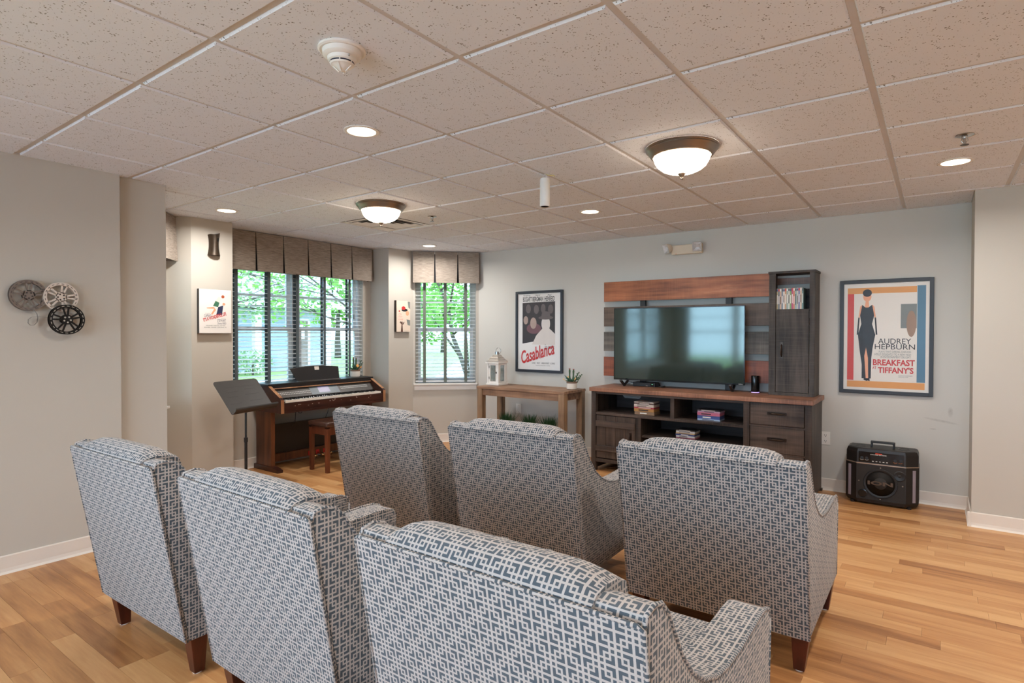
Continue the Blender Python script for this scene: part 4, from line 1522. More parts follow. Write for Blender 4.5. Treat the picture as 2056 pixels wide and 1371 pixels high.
UY = (0, 1, 0)
t, p, fx = canvas('canvas_print', 'square white canvas print with red slanted title below the bronze wall pocket', 2.594, 2.890, 1.391, 1.793, M_PAPERW, mat('canvas_edge_dark', (70, 62, 58), 0.6))
y0, z0, Wd, Hd = 2.594, 1.391, 0.296, 0.402
q = lambda u, v: (u * Wd, v * Hd)
oo = lambda d=0: (fx + d, y0, z0)
M_GRN = mat('print_green', (58, 112, 86), 0.5)
M_NVY = mat('print_navy', (44, 52, 84), 0.5)
M_HAIR = mat('print_auburn', (176, 86, 50), 0.5)
for pts, m, d in (([(.42, .62), (.50, .74), (.62, .70), (.58, .60)], M_GRN, .0002), ([(.50, .74), (.60, .84), (.68, .80), (.62, .70)], M_IV, .0003), (ell(.73, .84, .05, .035), M_HAIR, .0004),
                  ([(.52, .42), (.58, .60), (.74, .64), (.70, .42)], M_NVY, .0003), (ell(.76, .67, .045, .03), M_SK, .0004), ([(.22, .58), (.44, .60), (.50, .56), (.24, .56)], M_SK, .0002), ([(.36, .44), (.46, .56), (.52, .54), (.40, .42)], M_SK, .0002)):
    flat('figure_shape', [q(*a) for a in pts], oo(d), UY, UZ, m, p)
text("IT'S A WONDERFUL LIFE", M_REDI, p, (fx + .0006, y0 + .14 * Wd, z0 + .255 * Hd), UY, UZ, .74 * Wd, .085 * Hd, .03, rot=0.30)
for s_, u0, u1, v0, v1, m in (('CAPRA\'S', .15, .36, .37, .43, M_NVY), ('STEWART', .55, .82, .265, .32, M_NVY), ('Donna REED', .56, .83, .205, .25, M_NVY), ('James', .68, .82, .33, .345, M_GN), ('Frank', .19, .32, .44, .46, M_GN),
                              ('LIONEL BARRYMORE   THOMAS MITCHELL   HENRY TRAVERS', .20, .80, .165, .185, M_GN), ('BEULAH BONDI   WARD BOND   GLORIA GRAHAME   RKO', .15, .84, .125, .145, M_GN)):
    text(s_, m, p, (fx + .0005, y0 + u0 * Wd, z0 + v0 * Hd), UY, UZ, (u1 - u0) * Wd, (v1 - v0) * Hd)

t, p, fx = canvas('canvas_print', 'narrow cream canvas print with pale pink title beside the corner window', 4.962, 5.194, 1.411, 1.797, mat('canvas_cream', (226, 208, 190), 0.6, var=0.04), mat('canvas_edge_black', (44, 36, 30), 0.6))
y0, z0, Wd, Hd = 4.962, 1.411, 0.232, 0.386
oo = lambda d=0: (fx + d, y0, z0)
M_PNK = mat('print_pink', (226, 150, 138), 0.5)
M_BRN = mat('print_brown', (92, 62, 50), 0.5)
for pts, m, d in (([(.30, .0), (.36, .26), (.42, .27), (.46, .0)], M_BRN, .0002), (ell(.39, .30, .05, .03), M_BRN, .0003), ([(.22, .30), (.30, .34), (.42, .26), (.36, .24)], M_BRN, .0002), ([(.42, .26), (.54, .33), (.56, .30), (.46, .22)], M_BRN, .0002),
                  (ell(.58, .70, .22, .05), M_INK, .0003), (ell(.50, .76, .14, .06), M_REDI, .0004), (ell(.78, .60, .12, .08), M_SK, .0005), ([(.80, .98), (.98, .98), (.98, .74), (.86, .78)], M_GN, .0003), ([(.72, .40), (.98, .38), (.98, .20), (.80, .22)], M_GN, .0003), (ell(.20, .66, .05, .025), M_REDI, .0003)):
    flat('figure_shape', [q(*a) for a in [(c[0], c[1]) for c in pts]] if False else [(a * Wd, b_ * Hd) for a, b_ in pts], oo(d), UY, UZ, m, p)
text('My\nFair\nLady', M_PNK, p, (fx + .0006, y0 + .14 * Wd, z0 + .36 * Hd), UY, UZ, .36 * Wd, .24 * Hd, 0.0, 0.25)
text('MY FAIR LADY', M_GN, p, (fx + .0006, y0 + .50 * Wd, z0 + .02 * Hd), UY, UZ, .40 * Wd, .018 * Hd)

# bronze wall pocket with an oval hole
t = thing('wall_pocket', 'dark bronze curved wall pocket with an oval hole, above the square canvas', 'wall decor', (-5.40, 2.745, 2.10))
m_bz = mat('pocket_bronze', (62, 50, 38), 0.4, 0.45, var=0.35, vscale=25)
mb = MB()
n, hs = 16, 10
vs, fs = [], []
for k in range(hs + 1):
    z = 2.105 + 0.195 * k / hs
    u = k / hs
    hwid = 0.044 + 0.012 * (2 * u - 1) ** 2 - 0.002 * u
    for q_ in range(n + 1):
        a = PI * q_ / n
        zz = z + (0.012 * math.cos(a) * -1 + 0.006 * math.sin(3 * a) if k == hs else 0)
        vs.append((-5.399 + 0.052 * math.sin(a) * (1 + 0.12 * (2 * u - 1) ** 2), 2.745 - hwid * math.cos(a), zz))
for k in range(hs):
    for q_ in range(n):
        fs.append((k * (n + 1) + q_, k * (n + 1) + q_ + 1, (k + 1) * (n + 1) + q_ + 1, (k + 1) * (n + 1) + q_))
fs.append(tuple(range(n + 1)))
fs.append(tuple(reversed(range(hs * (n + 1), hs * (n + 1) + n + 1))))
mb.add(vs, fs)
obj('shell', mb, m_bz, t, smooth='auto')
mb = MB()
hc = Vector((-5.3485, 2.762, 2.25))
nn = Vector((0.946, 0.323, 0)).normalized()
dd = Vector((-nn.y, nn.x, 0))
mb.prism([(0.011 * math.cos(2 * PI * k / 16), 0.019 * math.sin(2 * PI * k / 16) * (1.0 if math.sin(2 * PI * k / 16) < 0 else 0.85)) for k in range(16)], lambda p: hc - nn * 0.012 + dd * p[0] + Vector((0, 0, p[1])), lambda p: hc + nn * 0.0012 + dd * p[0] + Vector((0, 0, p[1])))
obj('oval_hole', mb, mat('hole_black', (8, 7, 6), 0.9), t)


# ------------------------------------------------------------------ film reels on the left wall
def reel(cy, cz, r, lift, m, m_slot, a0, label):
    X0 = -4.355
    t = thing('film_reel', label, 'wall decor', (X0, cy, cz - r), 'film reel wall decor')
    for nm, x0, x1 in (('rear_disc', X0 + lift, X0 + lift + 0.003), ('front_disc', X0 + lift + 0.026, X0 + lift + 0.030)):
        mb = MB()
        n = 60
        for (ri, ro) in ((r * 0.80, r),):
            vs, fs = [], []
            for k in range(n):
                a = 2 * PI * k / n
                c, s = math.cos(a), math.sin(a)
                vs += [(x0, cy + ro * c, cz + ro * s), (x1, cy + ro * c, cz + ro * s), (x1, cy + ri * c, cz + ri * s), (x0, cy + ri * c, cz + ri * s)]
            for k in range(n):
                k2 = (k + 1) % n
                for q_ in range(4):
                    fs.append((k * 4 + q_, k2 * 4 + q_, k2 * 4 + (q_ + 1) % 4, k * 4 + (q_ + 1) % 4))
            mb.add(vs, fs)
        mb.lathe([(0.0, x0), (r * 0.33, x0), (r * 0.33, x1), (0.0, x1)], (0, cy, cz), 30, 'x', cap=False)
        for k in range(5 if nm == 'front_disc' else 0):
            for dl in (-0.10, 0.10):
                a = a0 + 2 * PI * k / 5
                p0 = Vector((0, cy + r * 0.26 * math.cos(a + dl * 2.2), cz + r * 0.26 * math.sin(a + dl * 2.2)))
                p1 = Vector((0, cy + r * 0.84 * math.cos(a + dl * 1.9), cz + r * 0.84 * math.sin(a + dl * 1.9)))
                d = (p1 - p0)
                ln = d.length
                d.normalize()
                e = Vector((0, -d.z, d.y))
                c = (p0 + p1) / 2 + Vector(((x0 + x1) / 2, 0, 0))
                mb.obox(c, d * ln / 2, e * r * 0.055, Vector(((x1 - x0) / 2, 0, 0)))
        o = obj(nm, mb, m, t)
        if nm == 'front_disc':
            sm = MB()
            for k in range(20):
                a = 2 * PI * (k + 0.5) / 20 + a0
                c = Vector((x1, cy + r * 0.90 * math.cos(a), cz + r * 0.90 * math.sin(a)))
                sm.obox(c, Vector((0, -math.sin(a), math.cos(a))) * r * 0.075, Vector((0, math.cos(a), math.sin(a))) * r * 0.016, Vector((0.0006, 0, 0)))
            for k in range(5):
                a = a0 + 2 * PI * (k + 0.5) / 5
                sm.lathe([(0.0, x1), (r * 0.055, x1), (r * 0.055, x1 + 0.0008), (0, x1 + 0.0008)], (0, cy + r * 0.19 * math.cos(a), cz + r * 0.19 * math.sin(a)), 12, 'x', cap=False)
            obj('slots', sm, m_slot, o)
    mb = MB().lathe([(r * 0.24, X0 + 0.001), (r * 0.24, X0 + lift + 0.026)], (0, cy, cz), 24, 'x')
    obj('core', mb, m, t)


M_SLOTD = mat('slot_dark', (52, 48, 46), 0.7)
M_SLOTL = mat('slot_light', (190, 182, 170), 0.7)
reel(1.110, 1.614, 0.091, 0.010, mat('reel_pewter', (118, 108, 102), 0.45, 0.4, var=0.15), M_SLOTD, 0.30, 'pewter grey film reel, left of the three on the wall')
reel(1.266, 1.611, 0.089, 0.012, mat('reel_silver', (206, 194, 184), 0.4, 0.2, var=0.06), M_SLOTD, 0.05, 'pale silver film reel, upper right of the three on the wall')
reel(1.286, 1.474, 0.091, 0.046, mat('reel_black', (12, 9, 10), 0.4, 0.0, var=0.2, spec=0.3), M_SLOTL, 0.42, 'glossy black film reel, lowest of the three on the wall')
pts = []
ctl = [(1.135, 1.528), (1.149, 1.508), (1.153, 1.484), (1.149, 1.456), (1.134, 1.438), (1.117, 1.437), (1.106, 1.451), (1.107, 1.472), (1.122, 1.486), (1.150, 1.489), (1.185, 1.488), (1.215, 1.485)]
mb = MB()
for k, (a, b_) in enumerate(ctl):
    j0, j1 = max(k - 1, 0), min(k + 1, len(ctl) - 1)
    d = Vector((0, ctl[j1][0] - ctl[j0][0], ctl[j1][1] - ctl[j0][1])).normalized()
    e = Vector((0, -d.z, d.y)) * 0.0008
    for xx in (-4.334, -4.320):
        mb.v.append(tuple(Vector((xx + 0.001 * k, a, b_)) + e))
        mb.v.append(tuple(Vector((xx + 0.001 * k, a, b_)) - e))
for k in range(len(ctl) - 1):
    i = 4 * k
    mb.f += [(i, i + 4, i + 6, i + 2), (i + 1, i + 3, i + 7, i + 5), (i, i + 1, i + 5, i + 4), (i + 2, i + 6, i + 7, i + 3)]
tag(obj('film_strip', mb, mat('film_grey', (132, 124, 116), 0.4, 0.2), smooth=False), 'curled strip of metal film hanging between the reels', 'wall decor')

# ------------------------------------------------------------------ digital piano
M_PIA = wood('piano_mahogany', (40, 20, 16), (74, 40, 30), 1, 0.3)
M_PIAV = wood('piano_side', (62, 32, 18), (112, 64, 36), 2, 0.35)
M_PIAD = mat('piano_dark', (30, 26, 26), 0.4, var=0.1)
M_PAN = mat('piano_panel', (74, 68, 64), 0.45, var=0.06)
M_EDGE = wood('piano_edge_tan', (150, 100, 66), (198, 148, 108), 2, 0.4)
M_KW = mat('key_ivory', (236, 230, 220), 0.25, var=0.02)
M_KB = mat('key_black', (18, 18, 20), 0.25)
px0, px1, py0, py1 = -5.70, -5.19, 3.29, 4.63
t = thing('digital_piano', 'brown digital piano in front of the wide window', 'piano', (-5.45, 3.96, 0))
prof = [(-5.70, 0.60), (-5.19, 0.60), (-5.19, 0.735), (-5.215, 0.755), (-5.42, 0.862), (-5.70, 0.862)]
for ya, yb in ((py0, py0 + 0.034), (py1 - 0.034, py1)):
    mb = MB().prism(prof, lambda p: (p[0], ya, p[1]), lambda p: (p[0], yb, p[1]))
    s = obj('side_block', mb, M_PIA, t)
    mb = MB()
    mb.box(-5.1895, -5.1875, ya, yb, 0.601, 0.735)
    a, b = Vector((-5.215, 0, 0.7565)), Vector((-5.42, 0, 0.8635))
    d = (b - a)
    mb.obox((a + b) / 2 + Vector((0, (ya + yb) / 2, 0)), d / 2, (0, (yb - ya) / 2, 0), Vector((-d.z, 0, d.x)).normalized() * 0.0012)
    obj('edge_strip', mb, M_EDGE, s)
box('lid', -5.705, -5.405, py0 - 0.004, py1 + 0.004, 0.862, 0.880, M_PIAD, t, 0.004)
box('key_bed', -5.70, -5.195, py0 + 0.034, py1 - 0.034, 0.60, 0.622, M_PIA, t)
ks = box('key_slip', -5.212, -5.195, py0 + 0.034, py1 - 0.034, 0.622, 0.700, M_PIA, t, 0.002)
mb = MB()
for k in range(16):
    yy = 3.42 + 1.06 * rng.random()
    w_ = rng.uniform(0.006, 0.02)
    zz = rng.uniform(0.655, 0.69)
    mb.box(-5.1951, -5.1946, yy, yy + w_, zz, zz + rng.uniform(0.003, 0.008))
obj('chipped_spots', mb, mat('chip_pale', (196, 180, 166), 0.7, var=0.1), ks, label='pale chipped spots along the worn front rail')
box('rear_board', -5.70, -5.68, py0 + 0.034, py1 - 0.034, 0.60, 0.862, M_PIA, t)
NW = 52
ky0, ky1 = py0 + 0.060, py1 - 0.060
kw = (ky1 - ky0) / NW
for ya, yb in ((py0 + 0.034, ky0 - 0.001), (ky1 + 0.001, py1 - 0.034)):
    box('key_cheek', -5.345, -5.213, ya, yb, 0.622, 0.716, M_PIAD, t)
first = None
for k in range(NW):
    if first is None:
        first = obj('white_key', MB().box(-5.345, -5.199, ky0 + 0.0004, ky0 + kw - 0.0004, 0.703, 0.724), M_KW, t)
    else:
        o = first.copy()
        C.objects.link(o)
        o.location.y += kw * k
firstb = None
for k in range(NW - 1):
    if (k + 5) % 7 in (2, 6):
        continue
    yy = ky0 + kw * (k + 1)
    if firstb is None:
        firstb = obj('black_key', MB().add([(-5.345, yy - .005, .724), (-5.245, yy - .005, .724), (-5.245, yy + .005, .724), (-5.345, yy + .005, .724),
                                            (-5.345, yy - .004, .737), (-5.255, yy - .004, .736), (-5.255, yy + .004, .736), (-5.345, yy + .004, .737)],
                                           [(0, 3, 2, 1), (4, 5, 6, 7), (0, 1, 5, 4), (1, 2, 6, 5), (2, 3, 7, 6), (3, 0, 4, 7)]), M_KB, t)
        yb0 = yy
    else:
        o = firstb.copy()
        C.objects.link(o)
        o.location.y += yy - yb0
# control panel rising behind the keys
A, B = Vector((-5.346, 0, 0.738)), Vector((-5.425, 0, 0.822))
u_ = (B - A)
nrm = Vector((u_.z, 0, -u_.x)).normalized()
if nrm.z < 0:
    nrm = -nrm
ym, yh = (py0 + py1) / 2, (py1 - py0) / 2 - 0.036
pn = obj('control_panel', MB().obox((A + B) / 2 + Vector((0, ym, 0)) - nrm * 0.006, u_ / 2, (0, yh, 0), nrm * 0.006), M_PAN, t)


def onpanel(name, ya, yb, f0, f1, m, h=0.002):
    c = A + u_ * (f0 + f1) / 2 + Vector((0, (ya + yb) / 2, 0)) + nrm * h / 2
    return obj(name, MB().obox(c, u_ * (f1 - f0) / 2, (0, (yb - ya) / 2, 0), nrm * h / 2), m, pn)


onpanel('screen_surround', ym - 0.20, ym + 0.16, 0.05, 0.95, mat('panel_silver', (104, 110, 116), 0.45, 0.2), 0.0015)
onpanel('display', ym - 0.10, ym + 0.04, 0.22, 0.88, emissive('piano_display', (0.42, 0.36, 0.62), 0.25, (0.10, 0.09, 0.14)), 0.0025)
M_BTN = mat('panel_button', (196, 194, 192), 0.5)
for r_, f in ((0, 0.30), (1, 0.48)):
    for k in range(20):
        ya = ym - yh + 0.06 + k * 0.019
        onpanel('button', ya, ya + 0.011, f, f + 0.08, M_BTN)
        yb_ = ym + 0.19 + k * 0.019
        onpanel('button', yb_, yb_ + 0.011, f + 0.12, f + 0.2, M_BTN)
mb = MB().lathe([(0.014, 0), (0.012, 0.012), (0, 0.012)], A + u_ * 0.35 + Vector((0, ym - yh + 0.03, 0)) + nrm * 0.001, 14)
obj('volume_knob', mb, M_BLACK, pn, smooth='auto')
box('fallboard', -5.44, -5.405, py0 + 0.034, py1 - 0.034, 0.822, 0.862, M_PIAD, t)
mb = MB().tube([(-5.405, py0 + 0.034, 0.829), (-5.405, py1 - 0.034, 0.829)], 0.006, 8)
obj('fallboard_rail', mb, M_EDGE, t, smooth=True)
# music rest
pts2 = [(3.665, 0.0)] + [(3.60 + (4.215 - 3.60) * k / 12, 0.135 + 0.022 * math.sin(PI * k / 12)) for k in range(13)] + [(4.205, 0.0)]
lean = 0.26
mb = MB().prism(pts2, lambda p: (-5.475 - p[1] * lean, p[0], 0.882 + p[1]), lambda p: (-5.488 - p[1] * lean, p[0], 0.882 + p[1]))
mr = obj('music_rest', mb, M_PIAD, t, bevel=0.004, ang=0.9)
mb = MB().obox((-5.4735 - 0.128 * lean, 3.925, 0.882 + 0.128), (0, 0.028, 0), (0.0, 0, 0.0) if False else (0.0006, 0, 0), Vector((-lean, 0, 1)).normalized() * 0.019)
obj('paper_label', mb, M_PAPER, mr)
box('rest_ledge', -5.475, -5.455, 3.665, 4.205, 0.880, 0.888, M_CHROME, t)
for ya in (py0 + 0.02, py1 - 0.065):
    l = box('leg_panel', -5.665, -5.395, ya, ya + 0.045, 0.05, 0.60, M_PIAV, t, 0.003)
    mb = MB().prism([(-5.70, 0), (-5.27, 0), (-5.27, 0.028), (-5.36, 0.05), (-5.70, 0.05)], lambda p: (p[0], ya - 0.008, p[1]), lambda p: (p[0], ya + 0.053, p[1]))
    obj('foot', mb, M_PIA, t, bevel=0.004)
box('lower_back_panel', -5.60, -5.585, py0 + 0.065, py1 - 0.065, 0.11, 0.44, mat('piano_lower_dark', (30, 22, 18), 0.4), t)  # plain dark brown panel between the legs
box('lower_rail', -5.60, -5.545, py0 + 0.065, py1 - 0.065, 0.055, 0.135, M_PIAV, t, 0.003)
M_BRASS = mat('pedal_brass', (206, 160, 110), 0.25, 0.9)
for k in (-1, 0, 1):
    yy = 3.96 + k * 0.095
    mb = MB()
    mb.tube([(-5.55, yy, 0.075), (-5.47, yy, 0.07), (-5.43, yy, 0.062)], [0.008, 0.014, 0.017], 10)
    pd = obj('pedal', mb, M_BRASS, t, smooth=True)
    box('pedal_felt', -5.549, -5.543, yy - 0.022, yy + 0.022, 0.06, 0.105, mat('felt_red', (196, 40, 34), 0.8), pd)
mb = MB().tube([(-5.50, 3.62, 0.60), (-5.50, 3.66, 0.55), (-5.52, 3.665, 0.45), (-5.58, 3.67, 0.40)], 0.003, 6)
mb.tube([(-5.52, 4.10, 0.60), (-5.54, 4.09, 0.5), (-5.58, 4.08, 0.42)], 0.003, 6)
obj('cord', mb, M_BLACK, t, smooth=True)
mb = MB().tube([(-5.30, 3.56, 0.60), (-5.30, 3.56, 0.575), (-5.30, 3.59, 0.57), (-5.30, 3.60, 0.58)], 0.004, 6)
obj('headphone_hook', mb, M_BLACK, t)

cactus_pot(-5.53, 4.47, 0.880, 'cream pot of cactus with orange flowers on the digital piano', M_FLO, (0.15, 1, -1, 0.15))

# piano stool
M_STL = wood('stool_wood', (58, 26, 16), (112, 58, 34), 2, 0.3)
t = thing('piano_stool', 'dark wooden piano stool with padded brown seat', 'stool', (-5.02, 3.88, 0))
sx0, sx1, sy0, sy1 = -5.185, -4.87, 3.585, 4.20
box('seat_pad', sx0, sx1, sy0, sy1, 0.455, 0.505, mat('stool_leather', (70, 44, 34), 0.25, var=0.2, vscale=10), t, 0.018, seg=3, smooth='auto')
for x in (sx0 + 0.03, sx1 - 0.03):
    for yy in (sy0 + 0.03, sy1 - 0.03):
        mb = MB().taper(x, yy, 0, 0.44, 0.017, 0.021)
        obj('leg', mb, M_STL, t, bevel=0.002)
box('apron', sx0 + 0.05, sx1 - 0.05, sy0 + 0.018, sy0 + 0.036, 0.375, 0.455, M_STL, t)
box('apron', sx0 + 0.05, sx1 - 0.05, sy1 - 0.036, sy1 - 0.018, 0.375, 0.455, M_STL, t)
box('apron', sx0 + 0.018, sx0 + 0.036, sy0 + 0.05, sy1 - 0.05, 0.375, 0.455, M_STL, t)
box('apron', sx1 - 0.036, sx1 - 0.018, sy0 + 0.05, sy1 - 0.05, 0.375, 0.455, M_STL, t)

# music stand
M_STD = mat('stand_black', (62, 58, 55), 0.5, 0.3, var=0.05)
Bc = Vector((-4.844, 2.813, 0.71))
aa, tt_ = math.radians(106.84), math.radians(38.7)
e_ = Vector((math.cos(aa), math.sin(aa), 0))
nb_ = Vector((-math.sin(aa), math.cos(aa), 0))
u2 = Vector((0, 0, 1)) * math.cos(tt_) + nb_ * math.sin(tt_)
fn = -nb_ * math.cos(tt_) + Vector((0, 0, 1)) * math.sin(tt_)
base = Bc + u2 * 0.15
t = thing('music_stand', 'black metal music stand beside the digital piano', 'music stand', (base.x, base.y, 0))
Wh, Hh = 0.25, 0.34
rc = 0.03
out = [(-Wh, 0.0), (Wh, 0.0)] + [(Wh - rc + rc * math.cos(a), Hh - rc + rc * math.sin(a)) for a in [PI / 2 * k / 5 for k in range(6)]] + [(-Wh + rc - rc * math.sin(a), Hh - rc + rc * math.cos(a)) for a in [PI / 2 * k / 5 for k in range(6)]]
mb = MB().prism(out, lambda p: Bc + e_ * p[0] + u2 * p[1], lambda p: Bc + e_ * p[0] + u2 * p[1] - fn * 0.003)
dk = obj('desk', mb, M_STD, t)
mb = MB()
for (f0, f1, hh) in ((-0.20, -0.08, 0.10), (0.03, 0.17, 0.11), (-0.19, -0.08, 0.17), (0.02, 0.18, 0.18), (-0.16, 0.17, 0.27), (-0.17, -0.05, 0.22), (0.04, 0.16, 0.235)):
    mb.obox(Bc + e_ * (f0 + f1) / 2 + u2 * hh + fn * 0.0004, e_ * (f1 - f0) / 2, u2 * 0.0012, fn * 0.0007)
obj('pressed_ridges', mb, M_STD, dk)
lip = MB()
lp = [(0.0, 0.0), (0.02, -0.004), (0.045, -0.002), (0.062, 0.008), (0.066, 0.018)]
vs = []
for sgn in (-Wh, Wh):
    for a, b in lp:
        vs.append(Bc + e_ * sgn + fn * a + u2 * b)
        vs.append(Bc + e_ * sgn + fn * a + u2 * (b - 0.003))
n = len(lp) * 2
fs = []
for k in range(len(lp) - 1):
    for q_ in (0, 1):
        fs.append((2 * k + q_, 2 * k + 2 + q_, n + 2 * k + 2 + q_, n + 2 * k + q_))
fs += [(0, 1, n + 1, 0 + n), (n - 2, n - 1, 2 * n - 1, 2 * n - 2)]
for s0 in (0, n):
    for k in range(len(lp) - 1):
        fs.append((s0 + 2 * k, s0 + 2 * k + 2, s0 + 2 * k + 3, s0 + 2 * k + 1))
lip.add(vs, fs)
obj('lip', lip, M_STD, dk)
back = base - fn * 0.025
mb = MB().tube([(base.x, base.y, 0.10), (base.x, base.y, 0.45)], 0.013, 12)
obj('lower_pole', mb, M_BLACK, t, smooth='auto')
mb = MB().tube([(base.x, base.y, 0.40), (base.x, base.y, back.z - 0.02), tuple(back)], 0.009, 12)
obj('upper_pole', mb, M_BLACK, t, smooth='auto')
mb = MB().tube([(base.x, base.y, 0.43), (base.x, base.y, 0.47)], 0.017, 12)
obj('collar', mb, M_BLACK, t, smooth='auto')
for k in range(3):
    a = 0.4 + 2 * PI * k / 3
    mb = MB().tube([(base.x, base.y, 0.13), (base.x + 0.11 * math.cos(a), base.y + 0.11 * math.sin(a), 0.085), (base.x + 0.24 * math.cos(a), base.y + 0.24 * math.sin(a), 0.009)], 0.009, 8)
    obj('leg', mb, M_BLACK, t, smooth=True)

# ------------------------------------------------------------------ portable PA speaker
M_SPK = mat('speaker_shell', (34, 30, 28), 0.42, var=0.1)
M_GRI = mat('speaker_grille', (30, 24, 20), 0.6, var=0.3, vscale=400)
t = thing('portable_speaker', 'black portable party speaker on the floor under the striped poster', 'speaker', (-0.36, 5.68, 0))
X0, X1 = -0.612, -0.108
foot = [(-0.53, 5.56), (-0.19, 5.56), (X1, 5.625), (X1, 5.80), (X0, 5.80), (X0, 5.625)]
ins = lambda k: [(-0.36 + (p[0] + 0.36) * k, 5.68 + (p[1] - 5.68) * k) for p in foot]
mb = MB()
rings = [(0.94, 0.018), (1.0, 0.045), (1.0, 0.335), (0.985, 0.345), (0.985, 0.425), (0.95, 0.452), (0.88, 0.46)]
vs, fs = [], []
for k, z in rings:
    vs += [(p[0], p[1], z) for p in ins(k)]
for r_ in range(len(rings) - 1):
    for q_ in range(6):
        fs.append((r_ * 6 + q_, r_ * 6 + (q_ + 1) % 6, r_ * 6 + 6 + (q_ + 1) % 6, r_ * 6 + 6 + q_))
fs += [tuple(reversed(range(6))), tuple(range(len(vs) - 6, len(vs)))]
mb.add(vs, fs)
obj('shell', mb, M_SPK, t)
gy = 5.5585
gr = obj('grille', MB().box(-0.525, -0.195, gy - 0.002, gy + 0.001, 0.05, 0.325), M_GRI, t)
box('trim_line', -0.528, -0.192, gy - 0.005, gy, 0.333, 0.341, mat('trim_silver', (170, 150, 132), 0.35, 0.5), t)
for sg, (xa, ya), (xb, yb) in ((-1, (-0.53, 5.56), (X0, 5.625)), (1, (-0.19, 5.56), (X1, 5.625))):
    d = Vector((xb - xa, yb - ya, 0))
    nn = Vector((d.y, -d.x, 0)).normalized()
    if nn.y > 0:
        nn = -nn
    c = Vector((xa, ya, 0)) + d * 0.62 + nn * 0.0015 + Vector((0, 0, 0.185))
    mb = MB().obox(c, d.normalized() * 0.012, nn * 0.002, (0, 0, 0.128))
    obj('light_strip', mb, mat('strip_lilac', (150, 140, 150), 0.3, var=0.1), t)
    c = Vector((xa, ya, 0)) + d * 0.5 + nn * 0.001 + Vector((0, 0, 0.337))
    mb = MB().obox(c, d * 0.5, nn * 0.002, (0, 0, 0.004))
    obj('trim_line', mb, mat('trim_silver', (170, 150, 132), 0.35, 0.5), t)
rg = lambda c, r0, r1: MB().lathe([(r1, -0.007), (r1 + 0.004, -0.009), (r0 - 0.003, -0.009), (r0, -0.006), (r0, 0.0)], c, 40, 'y', cap=False)
obj('woofer_ring', rg((-0.362, gy - 0.001, 0.185), 0.118, 0.100), M_BLACK, t, smooth='auto')
obj('woofer_cone', MB().lathe([(0.100, -0.003), (0.05, -0.001), (0.040, -0.006), (0.0, -0.010)], (-0.362, gy - 0.0015, 0.185), 32, 'y'), M_GRI, t, smooth=True)
obj('tweeter', MB().lathe([(0.042, -0.002), (0.036, -0.006), (0.012, -0.002), (0.006, -0.006), (0.0, -0.007)], (-0.232, gy - 0.001, 0.262), 24, 'y'), M_BLACK, t, smooth='auto')
obj('bass_port', MB().lathe([(0.034, -0.003), (0.028, -0.004), (0.024, -0.001), (0.0, -0.001)], (-0.484, gy - 0.001, 0.090), 24, 'y'), M_BLACKGLOSS, t, smooth='auto')
for (x, z) in ((-0.362, 0.312), (-0.362, 0.058), (-0.512, 0.19), (-0.212, 0.185)):
    obj('grille_screw', MB().lathe([(0.006, -0.003), (0.004, -0.005), (0, -0.005)], (x, gy - 0.001, z), 10, 'y'), M_NICKEL, t)
text('ION', mat('badge_brown', (92, 76, 64), 0.3, 0.5), t, (-0.45, gy - 0.012, 0.170), UX, UZ, 0.175, 0.032, 0.04, name='badge')
box('control_face', -0.515, -0.205, gy - 0.001, gy + 0.02, 0.347, 0.432, M_BLACKGLOSS, t)
box('radio_display', -0.43, -0.30, gy - 0.0018, gy, 0.352, 0.405, mat('radio_dark', (22, 22, 24), 0.2), t)
text('EXPLORER EXTREME', M_TXT, t, (-0.432, gy - 0.0026, 0.410), UX, UZ, 0.11, 0.008, name='lettering')
box('red_badge', -0.398, -0.352, gy - 0.0024, gy - 0.0014, 0.420, 0.427, mat('badge_red', (226, 70, 36), 0.4), t)
for k, x in enumerate((-0.492, -0.458, -0.262, -0.228)):
    kn = obj('dial', MB().lathe([(0.0125, 0.0), (0.0115, -0.012), (0.0, -0.013)], (x, gy - 0.001, 0.380), 20, 'y'), M_BLACK, t, smooth='auto')
    obj('dial_scale', MB().tube([(x + 0.0165 * math.cos(a), gy - 0.0018, 0.380 + 0.0165 * math.sin(a)) for a in [-0.7 - (PI - 1.4) * q_ / 10 - 0 for q_ in range(11)]], 0.0014, 5), M_TXT if k < 2 else mat('scale_orange', (232, 140, 70), 0.5), kn)
for k in range(5):
    box('mode_key', -0.42 + k * 0.024, -0.408 + k * 0.024, gy - 0.003, gy, 0.358, 0.362, M_TXT, t)
mb = MB()
mb.box(-0.44, -0.27, 5.66, 5.70, 0.492, 0.508)
mb.box(-0.44, -0.425, 5.665, 5.695, 0.455, 0.494)
mb.box(-0.285, -0.27, 5.665, 5.695, 0.455, 0.494)
obj('carry_handle', mb, M_BLACK, t, bevel=0.004)
for x in (-0.515, -0.21):
    mb = MB().lathe([(0.042, 0.458), (0.042, 0.462), (0.036, 0.462), (0.034, 0.4595)], (x, 5.68, 0), 24)
    obj('cup_well', mb, M_BLACKGLOSS, t)
for x in (-0.56, -0.17):
    for yy in (5.60, 5.77):
        obj('rubber_foot', MB().lathe([(0.015, 0.0), (0.017, 0.02)], (x, yy, 0), 12), M_BLACK, t)

